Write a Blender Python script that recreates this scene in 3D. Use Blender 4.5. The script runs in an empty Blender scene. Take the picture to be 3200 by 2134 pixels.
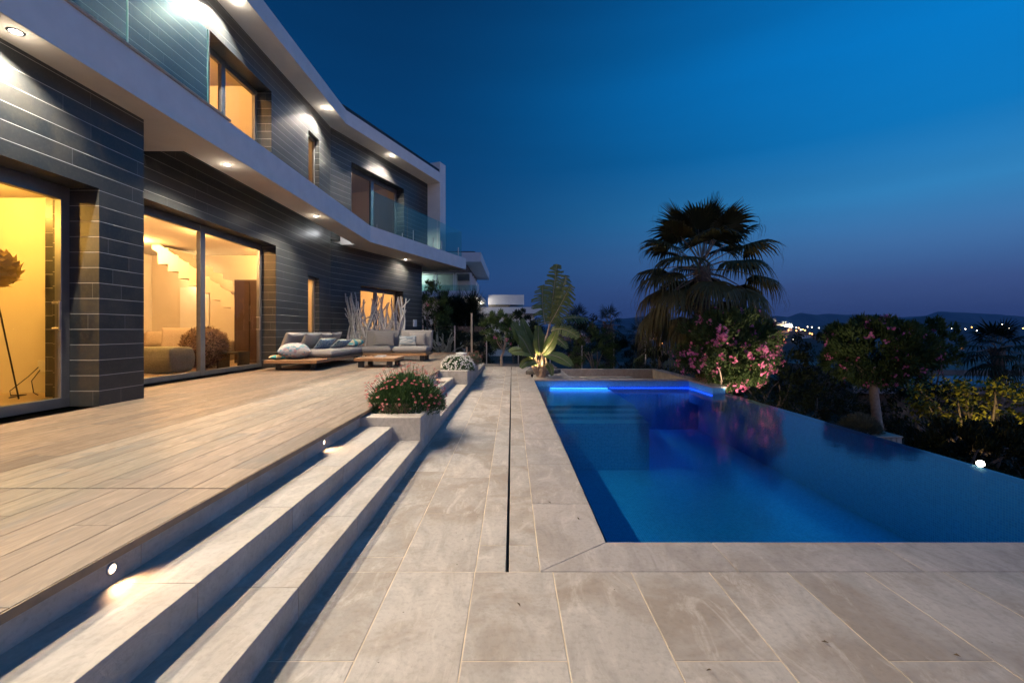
import bpy, math, random
from mathutils import Vector, Matrix, noise
R = math.radians
scene = bpy.context.scene
COL = scene.collection
rng = random.Random(7)

# ------------------------------------------------------------------ camera
cd = bpy.data.cameras.new('camera'); cam = bpy.data.objects.new('camera', cd); COL.objects.link(cam)
cam.location = (0, 0, 1.3); cam.rotation_euler = (R(90), 0, 0)
cd.lens = 16.0; cd.sensor_width = 36.0; cd.sensor_fit = 'HORIZONTAL'
cd.shift_y = -0.01106; cd.clip_start = 0.05; cd.clip_end = 30000
scene.camera = cam

# ------------------------------------------------------------------ render and colour
scene.render.engine = 'CYCLES'
cy = scene.cycles
cy.use_denoising = True
cy.max_bounces = 8; cy.diffuse_bounces = 4; cy.glossy_bounces = 3; cy.transmission_bounces = 4
cy.transparent_max_bounces = 12; cy.volume_bounces = 0
cy.sample_clamp_indirect = 4.0; cy.caustics_reflective = False; cy.caustics_refractive = False
vs = scene.view_settings
vs.view_transform = 'Standard'; vs.look = 'None'; vs.gamma = 1.0; vs.use_curve_mapping = False
vs.exposure = 0.0

# ------------------------------------------------------------------ dusk sky
SKY = 1.0
world = bpy.data.worlds.new('World'); scene.world = world; world.use_nodes = True
nt = world.node_tree; nt.nodes.clear()
def wn(t, **k):
    n = nt.nodes.new(t)
    for a, b in k.items(): setattr(n, a, b)
    return n
wout = wn('ShaderNodeOutputWorld'); wbg = wn('ShaderNodeBackground')
tc = wn('ShaderNodeTexCoord'); sep = wn('ShaderNodeSeparateXYZ')
nt.links.new(tc.outputs['Generated'], sep.inputs[0])
def ramp(stops):
    r = wn('ShaderNodeValToRGB'); e = r.color_ramp.elements
    while len(e) > 1: e.remove(e[0])
    e[0].position = stops[0][0]; e[0].color = (*stops[0][1], 1)
    for p, c in stops[1:]:
        q = e.new(p); q.color = (*c, 1)
    r.color_ramp.interpolation = 'EASE' if False else 'LINEAR'
    return r
def wmath(op, a, b=None):
    m = wn('ShaderNodeMath', operation=op)
    for i, v in enumerate((a, b)):
        if v is None: continue
        if isinstance(v, (int, float)): m.inputs[i].default_value = v
        else: nt.links.new(v, m.inputs[i])
    return m.outputs[0]
# sine of elevation drives the two ramps, azimuth (towards the sunset glow on the right) mixes them
rd = ramp([(0.0, (.016, .040, .120)), (.03, (.025, .055, .165)), (.10, (.018, .062, .185)), (.22, (.004, .052, .170)),
           (.42, (.0012, .042, .145)), (.62, (.0010, .030, .105)), (1, (.001, .022, .080))])
rb = ramp([(0.0, (.044, .058, .170)), (.035, (.044, .070, .195)), (.08, (.055, .100, .270)), (.15, (.062, .190, .440)), (.23, (.036, .250, .560)),
           (.33, (.004, .195, .540)), (.45, (.0015, .215, .640)), (.60, (.001, .13, .42)), (1, (.001, .045, .16))])
for r_ in (rd, rb): nt.links.new(sep.outputs[2], r_.inputs[0])
hx = wmath('MULTIPLY', sep.outputs[0], sep.outputs[0]); hy = wmath('MULTIPLY', sep.outputs[1], sep.outputs[1])
hl = wmath('SQRT', wmath('MAXIMUM', wmath('ADD', hx, hy), 1e-4))
dot = wmath('DIVIDE', wmath('ADD', wmath('MULTIPLY', sep.outputs[0], math.sin(R(100))), wmath('MULTIPLY', sep.outputs[1], math.cos(R(100)))), hl)
mr = wn('ShaderNodeMapRange'); mr.interpolation_type = 'SMOOTHSTEP'
nt.links.new(dot, mr.inputs[0]); mr.inputs[1].default_value = -.48; mr.inputs[2].default_value = .80
mixc = wn('ShaderNodeMix', data_type='RGBA')
nt.links.new(mr.outputs[0], mixc.inputs[0]); nt.links.new(rd.outputs[0], mixc.inputs[6]); nt.links.new(rb.outputs[0], mixc.inputs[7])
# afterglow low in the sky behind the camera, on the sunset side
rg = ramp([(0.0, (.62, .36, .32)), (.12, (.50, .31, .34)), (.30, (.16, .15, .25)), (.5, (0.0, .05, .12)), (1, (0, 0, 0))])
nt.links.new(sep.outputs[2], rg.inputs[0])
dg = wmath('DIVIDE', wmath('ADD', wmath('MULTIPLY', sep.outputs[0], math.sin(R(140))), wmath('MULTIPLY', sep.outputs[1], math.cos(R(140)))), hl)
mg_ = wn('ShaderNodeMapRange'); mg_.interpolation_type = 'SMOOTHSTEP'; nt.links.new(dg, mg_.inputs[0]); mg_.inputs[1].default_value = .12; mg_.inputs[2].default_value = .95
glow = wn('ShaderNodeMix', data_type='RGBA', blend_type='ADD'); nt.links.new(mg_.outputs[0], glow.inputs[0]); nt.links.new(mixc.outputs[2], glow.inputs[6]); nt.links.new(rg.outputs[0], glow.inputs[7])
# faint streaks of thin cloud
cm = wn('ShaderNodeVectorMath', operation='MULTIPLY'); nt.links.new(tc.outputs['Generated'], cm.inputs[0]); cm.inputs[1].default_value = (1.6, 1.6, 16)
cn = wn('ShaderNodeTexNoise'); nt.links.new(cm.outputs[0], cn.inputs['Vector']); cn.inputs['Scale'].default_value = 1.3; cn.inputs['Detail'].default_value = 3
cr_ = wn('ShaderNodeMapRange'); nt.links.new(cn.outputs['Fac'], cr_.inputs[0]); cr_.inputs[1].default_value = .3; cr_.inputs[2].default_value = .7; cr_.inputs[3].default_value = .965; cr_.inputs[4].default_value = 1.04
vm = wn('ShaderNodeVectorMath', operation='SCALE'); nt.links.new(glow.outputs[2], vm.inputs[0]); nt.links.new(cr_.outputs[0], vm.inputs['Scale'])
nt.links.new(vm.outputs[0], wbg.inputs[0]); wbg.inputs[1].default_value = SKY
nt.links.new(wbg.outputs[0], wout.inputs[0])

# lamp strengths, all in one place
E_LOW, E_UP, E_ROOM, E_STEP = 520.0, 1100.0, 460.0, 1.7
COOL = (1.0, .85, .66); COOLUP = (1.0, .89, .74); WARM = (1.0, .50, .14)

# ------------------------------------------------------------------ object helpers
def tag(o, label=None, cat=None, group=None, kind=None):
    if label: o['label'] = label
    if cat: o['category'] = cat
    if group: o['group'] = group
    if kind: o['kind'] = kind
    return o
def thing(name, label, cat, loc=(0, 0, 0), group=None, rz=0):
    o = bpy.data.objects.new(name, None); COL.objects.link(o); o.location = loc; o.rotation_euler = (0, 0, rz)
    o.empty_display_size = .2
    return tag(o, label, cat, group)
def dup(root, loc=None, rz=None, label=None, scale=None):
    def cp(o, par):
        c = o.copy(); COL.objects.link(c); c.parent = par
        for ch in [k for k in COL.objects if k.parent == o]: cp(ch, c)
        return c
    c = cp(root, None)
    if loc is not None: c.location = loc
    if rz is not None: c.rotation_euler = (0, 0, rz)
    if scale is not None: c.scale = (scale,) * 3
    if label: c['label'] = label
    return c

class MB:
    """collects faces; build() links them as one mesh object"""
    def __init__(s, M=None): s.v = []; s.f = []; s.uv = []; s.r = []; s.mi = []; s.M = M
    def face(s, pts, uv=None, r=0.0, mi=0):
        b = len(s.v)
        for p in pts:
            p = Vector(p); s.v.append(s.M @ p if s.M else p)
        s.f.append(tuple(range(b, b + len(pts))))
        if uv is None: uv = [(0, 0)] * len(pts)
        s.uv.extend(uv); s.r.append(r); s.mi.append(mi)
    def grid(s, rows, r=0.0, mi=0, closed=False, uv=None):
        b = len(s.v); n = len(rows[0])
        for row in rows:
            for p in row:
                p = Vector(p); s.v.append(s.M @ p if s.M else p)
        for i in range(len(rows) - 1):
            for j in range(n if closed else n - 1):
                k = (j + 1) % n
                s.f.append((b + i * n + j, b + i * n + k, b + (i + 1) * n + k, b + (i + 1) * n + j))
                s.uv.extend([(0, 0)] * 4 if uv is None else [uv(i, j), uv(i, j + 1), uv(i + 1, j + 1), uv(i + 1, j)])
                s.r.append(r); s.mi.append(mi)
    def box(s, x0, x1, y0, y1, z0, z1, r=0.0, mi=0, skip=''):
        if x0 > x1: x0, x1 = x1, x0
        if y0 > y1: y0, y1 = y1, y0
        a = [(x0, y0), (x1, y0), (x1, y1), (x0, y1)]
        if 'b' not in skip: s.face([(x, y, z0) for x, y in reversed(a)], [(x, y) for x, y in reversed(a)], r, mi)
        if 't' not in skip: s.face([(x, y, z1) for x, y in a], a, r, mi)
        for (xa, ya), (xb, yb) in zip(a, a[1:] + a[:1]):
            ua, ub = (xa, xb) if ya == yb else (ya, yb)
            s.face([(xa, ya, z0), (xb, yb, z0), (xb, yb, z1), (xa, ya, z1)], [(ua, z0), (ub, z0), (ub, z1), (ua, z1)], r, mi)
    def prism(s, poly, z0, z1, r=0.0, mi=0):
        s.face([(x, y, z1) for x, y in poly], list(poly), r, mi)
        s.face([(x, y, z0) for x, y in reversed(poly)], list(reversed(poly)), r, mi)
        n = len(poly); u = 0
        for i in range(n):
            (xa, ya), (xb, yb) = poly[i], poly[(i + 1) % n]; l = math.hypot(xb - xa, yb - ya)
            s.face([(xa, ya, z0), (xb, yb, z0), (xb, yb, z1), (xa, ya, z1)], [(u, z0), (u + l, z0), (u + l, z1), (u, z1)], r, mi); u += l
    def tube(s, pts, rad, seg=6, r=0.0, mi=0, cap=True):
        pts = [Vector(p) for p in pts]; n = len(pts)
        if not hasattr(rad, '__len__'): rad = [rad] * n
        rows = []; up = Vector((0, 0, 1)); prev = None
        for i in range(n):
            t = (pts[min(i + 1, n - 1)] - pts[max(i - 1, 0)])
            t = t.normalized() if t.length > 1e-9 else up
            if prev is None:
                a = t.cross(Vector((1, 0, 0)) if abs(t.x) < .8 else Vector((0, 1, 0))).normalized()
            else:
                a = (prev - t * prev.dot(t)); a = a.normalized() if a.length > 1e-6 else t.orthogonal().normalized()
            prev = a; b = t.cross(a)
            rows.append([pts[i] + (a * math.cos(k * 2 * math.pi / seg) + b * math.sin(k * 2 * math.pi / seg)) * rad[i] for k in range(seg)])
        s.grid(rows, r, mi, closed=True)
        if cap:
            s.face(rows[0][::-1], r=r, mi=mi); s.face(rows[-1], r=r, mi=mi)
    def lathe(s, prof, c, seg=24, r=0.0, mi=0):
        rows = [[(c[0] + q * math.cos(k * 2 * math.pi / seg), c[1] + q * math.sin(k * 2 * math.pi / seg), c[2] + z) for k in range(seg)] for q, z in prof]
        s.grid(rows, r, mi, closed=True)
    def build(s, name, mats, parent=None, smooth=False, bevel=0, seg=2, weld=False):
        me = bpy.data.meshes.new(name)
        me.from_pydata([tuple(v) for v in s.v], [], s.f)
        if not isinstance(mats, (list, tuple)): mats = [mats]
        for m in mats: me.materials.append(m)
        uvl = me.uv_layers.new(name='UVMap')
        flat = [c for p in s.uv for c in p]; uvl.data.foreach_set('uv', flat)
        at = me.attributes.new('rnd', 'FLOAT', 'FACE'); at.data.foreach_set('value', [float(x) for x in s.r])
        me.polygons.foreach_set('material_index', s.mi)
        if smooth: me.polygons.foreach_set('use_smooth', [True] * len(s.f))
        me.update()
        if weld or bevel:
            import bmesh
            bm = bmesh.new(); bm.from_mesh(me); bmesh.ops.remove_doubles(bm, verts=bm.verts, dist=1e-5)
            bm.to_mesh(me); bm.free()
        o = bpy.data.objects.new(name, me); COL.objects.link(o)
        if parent: o.parent = parent
        if bevel:
            md = o.modifiers.new('bevel', 'BEVEL'); md.width = bevel; md.segments = seg; md.limit_method = 'ANGLE'
            md.harden_normals = False
        return o

# ------------------------------------------------------------------ materials
def srgb(c): return tuple(((x / 255 + .055) / 1.055) ** 2.4 if x > 10 else x / 255 / 12.92 for x in c)
class Mat:
    def __init__(s, name):
        s.m = bpy.data.materials.new(name); s.m.use_nodes = True; s.nt = s.m.node_tree
        s.b = s.nt.nodes['Principled BSDF']
    def n(s, t, **k):
        o = s.nt.nodes.new(t)
        for a, b in k.items(): setattr(o, a, b)
        return o
    def set(s, sock, v):
        if isinstance(v, bpy.types.NodeSocket): s.nt.links.new(v, sock)
        elif isinstance(v, (tuple, list)) and sock.type == 'RGBA' and len(v) == 3: sock.default_value = (*v, 1)
        else: sock.default_value = v
    def math(s, op, a, b=0.0, c=None, clamp=False):
        o = s.n('ShaderNodeMath', operation=op, use_clamp=clamp); s.set(o.inputs[0], a); s.set(o.inputs[1], b)
        if c is not None: s.set(o.inputs[2], c)
        return o.outputs[0]
    def mix(s, f, a, b, blend='MIX'):
        o = s.n('ShaderNodeMix', data_type='RGBA', blend_type=blend); s.set(o.inputs[0], f); s.set(o.inputs[6], a); s.set(o.inputs[7], b)
        return o.outputs[2]
    def rmp(s, f, lo, hi, a=0.0, b=1.0, smooth=False):
        o = s.n('ShaderNodeMapRange'); s.set(o.inputs[0], f)
        if smooth: o.interpolation_type = 'SMOOTHSTEP'
        for i, v in zip((1, 2, 3, 4), (lo, hi, a, b)): s.set(o.inputs[i], v)
        return o.outputs[0]
    def attr(s, name='rnd'): return s.n('ShaderNodeAttribute', attribute_name=name).outputs['Fac']
    def obj(s, scale=(1, 1, 1), off=None, uv=False):
        t = s.n('ShaderNodeTexCoord').outputs['UV' if uv else 'Object']
        if off is not None:
            v = s.n('ShaderNodeVectorMath', operation='ADD'); s.set(v.inputs[0], t)
            c = s.n('ShaderNodeCombineXYZ')
            for i in range(3): s.set(c.inputs[i], off)
            s.set(v.inputs[1], c.outputs[0]); t = v.outputs[0]
        v = s.n('ShaderNodeVectorMath', operation='MULTIPLY'); s.set(v.inputs[0], t); v.inputs[1].default_value = scale
        return v.outputs[0]
    def noise(s, vec, scale=1.0, detail=4, rough=.55, dist=0.0):
        o = s.n('ShaderNodeTexNoise'); s.set(o.inputs['Vector'], vec); o.inputs['Scale'].default_value = scale
        o.inputs['Detail'].default_value = detail; o.inputs['Roughness'].default_value = rough; o.inputs['Distortion'].default_value = dist
        return o.outputs['Fac']
    def bump(s, h, strength=.3, dist=.01):
        o = s.n('ShaderNodeBump'); s.set(o.inputs['Height'], h); o.inputs['Strength'].default_value = strength; o.inputs['Distance'].default_value = dist
        s.nt.links.new(o.outputs[0], s.b.inputs['Normal'])
    def base(s, c): s.set(s.b.inputs['Base Color'], c); return s
    def rough(s, v): s.set(s.b.inputs['Roughness'], v); return s
    def p(s, **k):
        for a, v in k.items(): s.set(s.b.inputs[a.replace('_', ' ')], v)
        return s
def plain(name, c, rough=.6, var=.15, scale=6, metal=0.0, spec=.5, bump=0.0):
    m = Mat(name); t = m.noise(m.obj(), scale)
    f = m.rmp(t, .3, .7)
    m.base(m.mix(f, tuple(x * (1 - var) for x in c), tuple(min(1, x * (1 + var)) for x in c))).rough(rough)
    m.p(Metallic=metal); m.b.inputs['Specular IOR Level'].default_value = spec
    if bump: m.bump(m.noise(m.obj(), scale * 12), bump, .004)
    return m.m
def emit(name, c, s):
    m = Mat(name); m.base((0, 0, 0)); m.p(Emission_Color=c, Emission_Strength=s); return m.m

def stone(name, ca, cb, stain, rough=.62, spots=True):
    m = Mat(name); r = m.attr()
    off = m.math('MULTIPLY', r, 83.0)
    v = m.obj((1, 1, 1), off)
    big = m.noise(v, 1.6, 5, .6, .8); med = m.noise(m.obj((2.2, .8, 2), off), 2.6, 6, .65, 1.6); fine = m.noise(v, 42, 4, .6)
    c = m.mix(m.rmp(r, 0, 1), ca, cb)
    c = m.mix(m.math('MULTIPLY', m.rmp(big, .45, .62), .75), c, stain)
    c = m.mix(m.math('MULTIPLY', m.rmp(med, .50, .66), .55), c, tuple(x * .60 for x in ca))
    c = m.mix(m.math('MULTIPLY', m.rmp(med, .46, .32), .55), c, tuple(min(1, x * 1.28) for x in ca))
    c = m.mix(m.math('MULTIPLY', m.rmp(fine, .5, .7), .28), c, tuple(x * .55 for x in cb))
    if spots:
        pit = m.n('ShaderNodeTexVoronoi'); m.set(pit.inputs['Vector'], v); pit.inputs['Scale'].default_value = 13
        keep = m.math('GREATER_THAN', m.noise(v, 3.3, 2), .58)
        c = m.mix(m.math('MULTIPLY', m.math('LESS_THAN', pit.outputs['Distance'], .06), m.math('MULTIPLY', keep, .7)), c, (.07, .055, .04))
    m.base(c); m.rough(m.rmp(fine, .3, .7, rough - .08, rough + .12))
    m.bump(m.math('ADD', fine, m.math('MULTIPLY', med, 1.2)), .35, .005)
    return m.m
M_STONE = stone('travertine_slabs', (.51, .455, .39), (.40, .355, .305), (.30, .235, .17))
M_STEP = stone('travertine_steps', (.52, .46, .39), (.45, .40, .345), (.42, .35, .275))
M_COPE = stone('coping_stone', (.45, .395, .345), (.39, .345, .305), (.35, .295, .24), spots=False)
M_GROUT = plain('grout', (.66, .54, .38), .9, .3, 5)
M_RIM = plain('dark_stone', (.16, .145, .13), .8, .3, 5, bump=.4)

def wood_deck():
    m = Mat('deck_planks'); r = m.attr(); off = m.math('MULTIPLY', r, 61.0)
    v = m.obj((1, 1, 1), off)
    g = m.noise(m.obj((9, 1.6, 9), off), 2.2, 7, .62, 1.2)
    g2 = m.noise(m.obj((40, 2.0, 40), off), 2.0, 4, .6)
    kn = m.noise(m.obj((3.0, 1.2, 3), off), 2.0, 3, .5, .4)
    c = m.mix(r, (.262, .190, .130), (.140, .108, .082))
    c = m.mix(m.math('MULTIPLY', m.rmp(g, .44, .66), .50), c, (.125, .094, .070))
    c = m.mix(m.math('MULTIPLY', m.rmp(g, .46, .34), .35), c, (.30, .235, .17))
    c = m.mix(m.math('MULTIPLY', m.rmp(kn, .58, .68), .7), c, (.12, .105, .095))
    c = m.mix(m.math('MULTIPLY', m.rmp(g2, .45, .8), .35), c, (.14, .105, .08))
    m.base(c); m.rough(m.rmp(g, .3, .7, .45, .62)); m.bump(m.math('ADD', g, g2), .25, .003)
    return m.m
M_DECK = wood_deck()
M_NOSE = plain('deck_nosing', (.21, .145, .095), .5, .3, 7)

def facade():
    m = Mat('facade_tiles')
    t = m.n('ShaderNodeTexCoord').outputs['UV']; s3 = m.n('ShaderNodeSeparateXYZ'); m.set(s3.inputs[0], t)
    v = m.math('DIVIDE', m.math('ADD', s3.outputs[1], -.435), .1755); row = m.math('FLOOR', v); hf = m.math('FRACT', v)
    wnz = m.n('ShaderNodeTexWhiteNoise', noise_dimensions='1D'); m.set(wnz.inputs['W'], row)
    u = m.math('ADD', m.math('DIVIDE', s3.outputs[0], 1.6), wnz.outputs['Value']); cu = m.math('FLOOR', u); uf = m.math('FRACT', u)
    wn2 = m.n('ShaderNodeTexWhiteNoise', noise_dimensions='2D'); cb = m.n('ShaderNodeCombineXYZ'); m.set(cb.inputs[0], cu); m.set(cb.inputs[1], row)
    m.set(wn2.inputs['Vector'], cb.outputs[0])
    line = m.math('MAXIMUM', m.math('GREATER_THAN', hf, .964), m.math('MULTIPLY', m.math('LESS_THAN', uf, .0028), .3))
    big = m.noise(m.obj((1, 1, 1)), 2.3, 6, .62, 1.0); fine = m.noise(m.obj((1, 1, 1)), 30, 3)
    c = m.mix(wn2.outputs['Value'], (.012, .017, .021), (.032, .035, .037))
    c = m.mix(m.math('MULTIPLY', m.rmp(big, .45, .70), .7), c, (.048, .048, .042))
    c = m.mix(m.math('MULTIPLY', m.rmp(fine, .5, .8), .35), c, (.07, .064, .055))
    c = m.mix(line, c, (.32, .325, .315))
    m.base(c); m.rough(m.math('ADD', m.rmp(big, .3, .7, .30, .44), m.math('MULTIPLY', line, .3)))
    h = m.math('ADD', m.math('MULTIPLY', line, -1.0), m.math('MULTIPLY', big, .25)); m.bump(h, .35, .004)
    return m.m
M_FAC = facade()
M_WHITE = plain('white_render', (.78, .76, .73), .75, .05, 3, bump=.12)
M_SOFFIT = plain('soffit_lit_white', (.90, .84, .77), .8, .04, 2)  # white lightened and warmed in place of bounced light from the deck
M_PLASTER = plain('room_plaster', (.70, .64, .53), .85, .03, 2)
M_ROOMFLOOR = plain('room_floor', (.48, .38, .27), .35, .15, 3)
M_FRAME = plain('window_frame', (.20, .205, .21), .35, .08, 9, metal=.7)
M_DARKMET = plain('dark_metal', (.025, .025, .028), .45, .2, 9, metal=.3)
M_STEEL = plain('brushed_steel', (.55, .55, .56), .3, .1, 20, metal=1.0)
M_ROOF = plain('roof_sheet', (.02, .02, .024), .6, .2, 3)

def glass(name, tint, ior=1.45, rough=0.0, boost=1.0):
    m = Mat(name); m.nt.nodes.remove(m.b)
    tr = m.n('ShaderNodeBsdfTransparent'); tr.inputs[0].default_value = (*tint, 1)
    gl = m.n('ShaderNodeBsdfGlossy'); gl.inputs['Roughness'].default_value = rough
    fr = m.n('ShaderNodeFresnel'); fr.inputs[0].default_value = ior
    mx = m.n('ShaderNodeMixShader'); m.set(mx.inputs[0], m.math('MULTIPLY', fr.outputs[0], boost, clamp=True))
    m.nt.links.new(tr.outputs[0], mx.inputs[1]); m.nt.links.new(gl.outputs[0], mx.inputs[2])
    m.nt.links.new(mx.outputs[0], m.nt.nodes['Material Output'].inputs[0]); return m.m
M_GLASS = glass('window_glass', (.96, .97, .95), 1.35)
M_BALGLASS = glass('balustrade_glass', (.50, .76, .76), 1.5, boost=1.5)
M_FENCEGLASS = glass('fence_glass', (.74, .80, .80), 1.45)
def water():
    m = Mat('pool_water'); m.nt.nodes.remove(m.b)
    tr = m.n('ShaderNodeBsdfTransparent'); tr.inputs[0].default_value = (.32, .76, .92, 1)
    gl = m.n('ShaderNodeBsdfGlossy'); gl.inputs['Roughness'].default_value = .085
    fr = m.n('ShaderNodeFresnel'); fr.inputs[0].default_value = 1.36
    bp = m.n('ShaderNodeBump'); bp.inputs['Strength'].default_value = .10; bp.inputs['Distance'].default_value = .02
    m.set(bp.inputs['Height'], m.noise(m.obj((1, 1, 1)), 2.6, 3, .5, .4))
    m.nt.links.new(bp.outputs[0], gl.inputs['Normal']); m.nt.links.new(bp.outputs[0], fr.inputs['Normal'])
    mx = m.n('ShaderNodeMixShader'); m.set(mx.inputs[0], fr.outputs[0])
    m.nt.links.new(tr.outputs[0], mx.inputs[1]); m.nt.links.new(gl.outputs[0], mx.inputs[2])
    m.nt.links.new(mx.outputs[0], m.nt.nodes['Material Output'].inputs[0]); return m.m
M_WATER = water()
def mosaic():
    m = Mat('pool_mosaic'); t = m.n('ShaderNodeTexCoord').outputs['UV']; s3 = m.n('ShaderNodeSeparateXYZ'); m.set(s3.inputs[0], t)
    S = .027
    a = m.math('DIVIDE', s3.outputs[0], S); b = m.math('DIVIDE', s3.outputs[1], S)
    ln = m.math('MAXIMUM', m.math('LESS_THAN', m.math('FRACT', a), .14), m.math('LESS_THAN', m.math('FRACT', b), .14))
    w = m.n('ShaderNodeTexWhiteNoise', noise_dimensions='2D'); cb = m.n('ShaderNodeCombineXYZ')
    m.set(cb.inputs[0], m.math('FLOOR', a)); m.set(cb.inputs[1], m.math('FLOOR', b)); m.set(w.inputs['Vector'], cb.outputs[0])
    c = m.mix(w.outputs['Value'], (.035, .28, .58), (.08, .42, .74)); c = m.mix(ln, c, (.24, .58, .72))
    m.base(c); m.rough(.35); return m.m
M_MOSAIC = mosaic()
def leafmat(name, ca, cb, rough=.55, trans=.0):
    m = Mat(name); r = m.attr(); c = m.mix(r, ca, cb); m.base(c); m.rough(rough); m.b.inputs['Specular IOR Level'].default_value = .22
    return m.m
M_OLE = leafmat('oleander_leaf', (.046, .084, .025), (.105, .155, .048))
M_PALM = leafmat('palm_leaf', (.040, .046, .018), (.115, .105, .040))
M_BANANA = leafmat('paddle_leaf', (.075, .120, .045), (.145, .180, .060), .4)
M_DARKLEAF = leafmat('shrub_leaf', (.016, .026, .012), (.036, .050, .020))
M_YELLEAF = leafmat('yellow_green_leaf', (.16, .16, .02), (.28, .26, .035))
M_GREYLEAF = leafmat('grey_green_leaf', (.09, .11, .08), (.15, .17, .12))
M_GREENFL = leafmat('flower_foliage', (.05, .10, .03), (.09, .16, .055))
M_PINK = leafmat('pink_blossom', (.62, .12, .28), (.80, .25, .42))
M_REDPINK = leafmat('coral_daisy', (.36, .07, .08), (.46, .16, .14))
M_PALEFL = leafmat('white_blossom', (.75, .72, .60), (.85, .82, .74))
M_LILAC = leafmat('lilac_blossom', (.42, .30, .55), (.50, .38, .62))
M_BARK = plain('bark', (.19, .145, .11), .9, .35, 14, bump=.5)
M_PALEBARK = plain('pale_bark', (.40, .31, .24), .85, .25, 12, bump=.4)
M_DRIFT = plain('driftwood', (.46, .44, .42), .8, .28, 16, bump=.5)
M_GRAVEL = plain('white_gravel', (.62, .58, .50), .9, .35, 60, bump=1.0)

# ================================================================== THE SETTING
ZD = .435                 # deck level; the pool terrace is z = 0
Z1, Z2 = .29, .143        # the two steps
D = Vector((.3401, .9404)); NOUT = Vector((.9404, -.3401))     # the angled wing: along the wall, and outwards

# ---- terrain ------------------------------------------------------
def sstep(a, b, x):
    t = max(0., min(1., (x - a) / (b - a))); return t * t * (3 - 2 * t)
def gh(x, y):
    d = max(0., x - 5.3, y - 17)
    s = sstep(-12, 6, x - .08 * max(0, y - 20))
    h = -.55 * (1 if d > 0 else .7) - (54 * (1 - math.exp(-d / 300.)) + .5 * sstep(0, 3, d)) * s - (1 - s) * min(d * .01, 8)
    if x < 5.12 and y < 16.0 and x > -14: h = -2.6 if (x > -.9) else -.25
    h += 66 * math.exp(-(((x - 700) / 150) ** 2 + ((y - 1230) / 230) ** 2))
    h += 1.6 * noise.noise(Vector((x * .011, y * .011, 0))) * sstep(20, 200, d) * 3
    return h
def axis(pts):
    out = []
    for a, b, n in pts: out += [a + (b - a) * i / n for i in range(n)]
    out.append(pts[-1][1]); return out
gx = axis([(-9000, -400, 12), (-400, -40, 12), (-40, -1.0, 14), (-1.0, -.85, 1), (-.85, 5.11, 2), (5.11, 5.14, 1), (5.14, 40, 24), (40, 400, 26), (400, 1300, 46), (1300, 9000, 16)])
gy = axis([(-400, -10, 8), (-10, 15.99, 12), (15.99, 16.1, 1), (16.1, 50, 22), (50, 400, 24), (400, 1800, 50), (1800, 12000, 18)])
g = MB(); g.grid([[(x, y, gh(x, y)) for x in gx] for y in gy])
mg = Mat('ground_cover'); t_ = mg.noise(mg.obj(), .02, 8, .7); t2_ = mg.noise(mg.obj(), 1.5, 5)
mg.base(mg.mix(t2_, mg.mix(mg.rmp(t_, .35, .65), (.022, .030, .018), (.060, .055, .035)), (.05, .05, .035))).rough(.95)
tag(g.build('ground', mg.m, smooth=True, weld=True), kind='structure')

def P(px, py, y):       # photograph pixel (2351 wide) at depth y -> place in the world
    return Vector(((px - 1175.5) / 1045. * y, y, 1.3 - (py - 758) / 1045. * y))
def on_ground(px, py, up=3.0, y0=60):
    y = y0
    while y < 9000:
        p = P(px, py, y)
        if p.z < gh(p.x, p.y) + up: return p
        y *= 1.01
    return P(px, py, 2500)

# ---- far ridges ------------------------------------------------------
mh = Mat('hillside'); th = mh.noise(mh.obj(), .006, 6, .6)
mh.base(mh.mix(mh.rmp(th, .4, .6), (.035, .045, .030), (.075, .075, .055))).rough(1.0)
def ridge(pts, dist, half, seed):
    m = MB(); prof = []
    for (xa, ya), (xb, yb) in zip(pts, pts[1:]):
        n = max(2, int((xb - xa) / 7))
        for i in range(n):
            t = i / n; px = xa + (xb - xa) * t
            prof.append((px, ya + (yb - ya) * t + 1.1 * noise.noise(Vector((px * .05, seed, 0)))))
    prof.append(pts[-1])
    rows = []
    for k, fr in ((-1, 0), (-.72, .30), (-.45, .58), (-.2, .85), (0, 1), (.3, .75), (1, 0)):
        row = []
        for px, py in prof:
            p = P(px, py, dist); zz = -70 + (p.z + 70) * fr
            if 0 < fr < 1: zz += (p.z + 70) * .10 * noise.noise(Vector((p.x * .003, k * 3, seed)))
            row.append((p.x, dist + k * half, zz))
        rows.append(row)
    m.grid(rows); return tag(m.build('hills', mh.m, smooth=True), kind='structure')
ridge([(1230, 752), (1356, 741), (1437, 731), (1474, 726), (1560, 728), (1660, 735), (1743, 731), (1785, 725), (1808, 728), (1839, 718), (1876, 723),
       (1904, 720), (1943, 723), (2013, 722), (2055, 729), (2128, 725), (2154, 715), (2196, 717), (2280, 721), (2351, 727), (2600, 735)], 6500, 900, 1)
ridge([(1240, 758), (1500, 752), (1720, 747), (1850, 752), (1898, 746), (1957, 738), (2020, 737), (2083, 732), (2123, 726), (2168, 733), (2210, 743),
       (2280, 747), (2351, 744), (2600, 742)], 3300, 500, 2)

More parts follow.
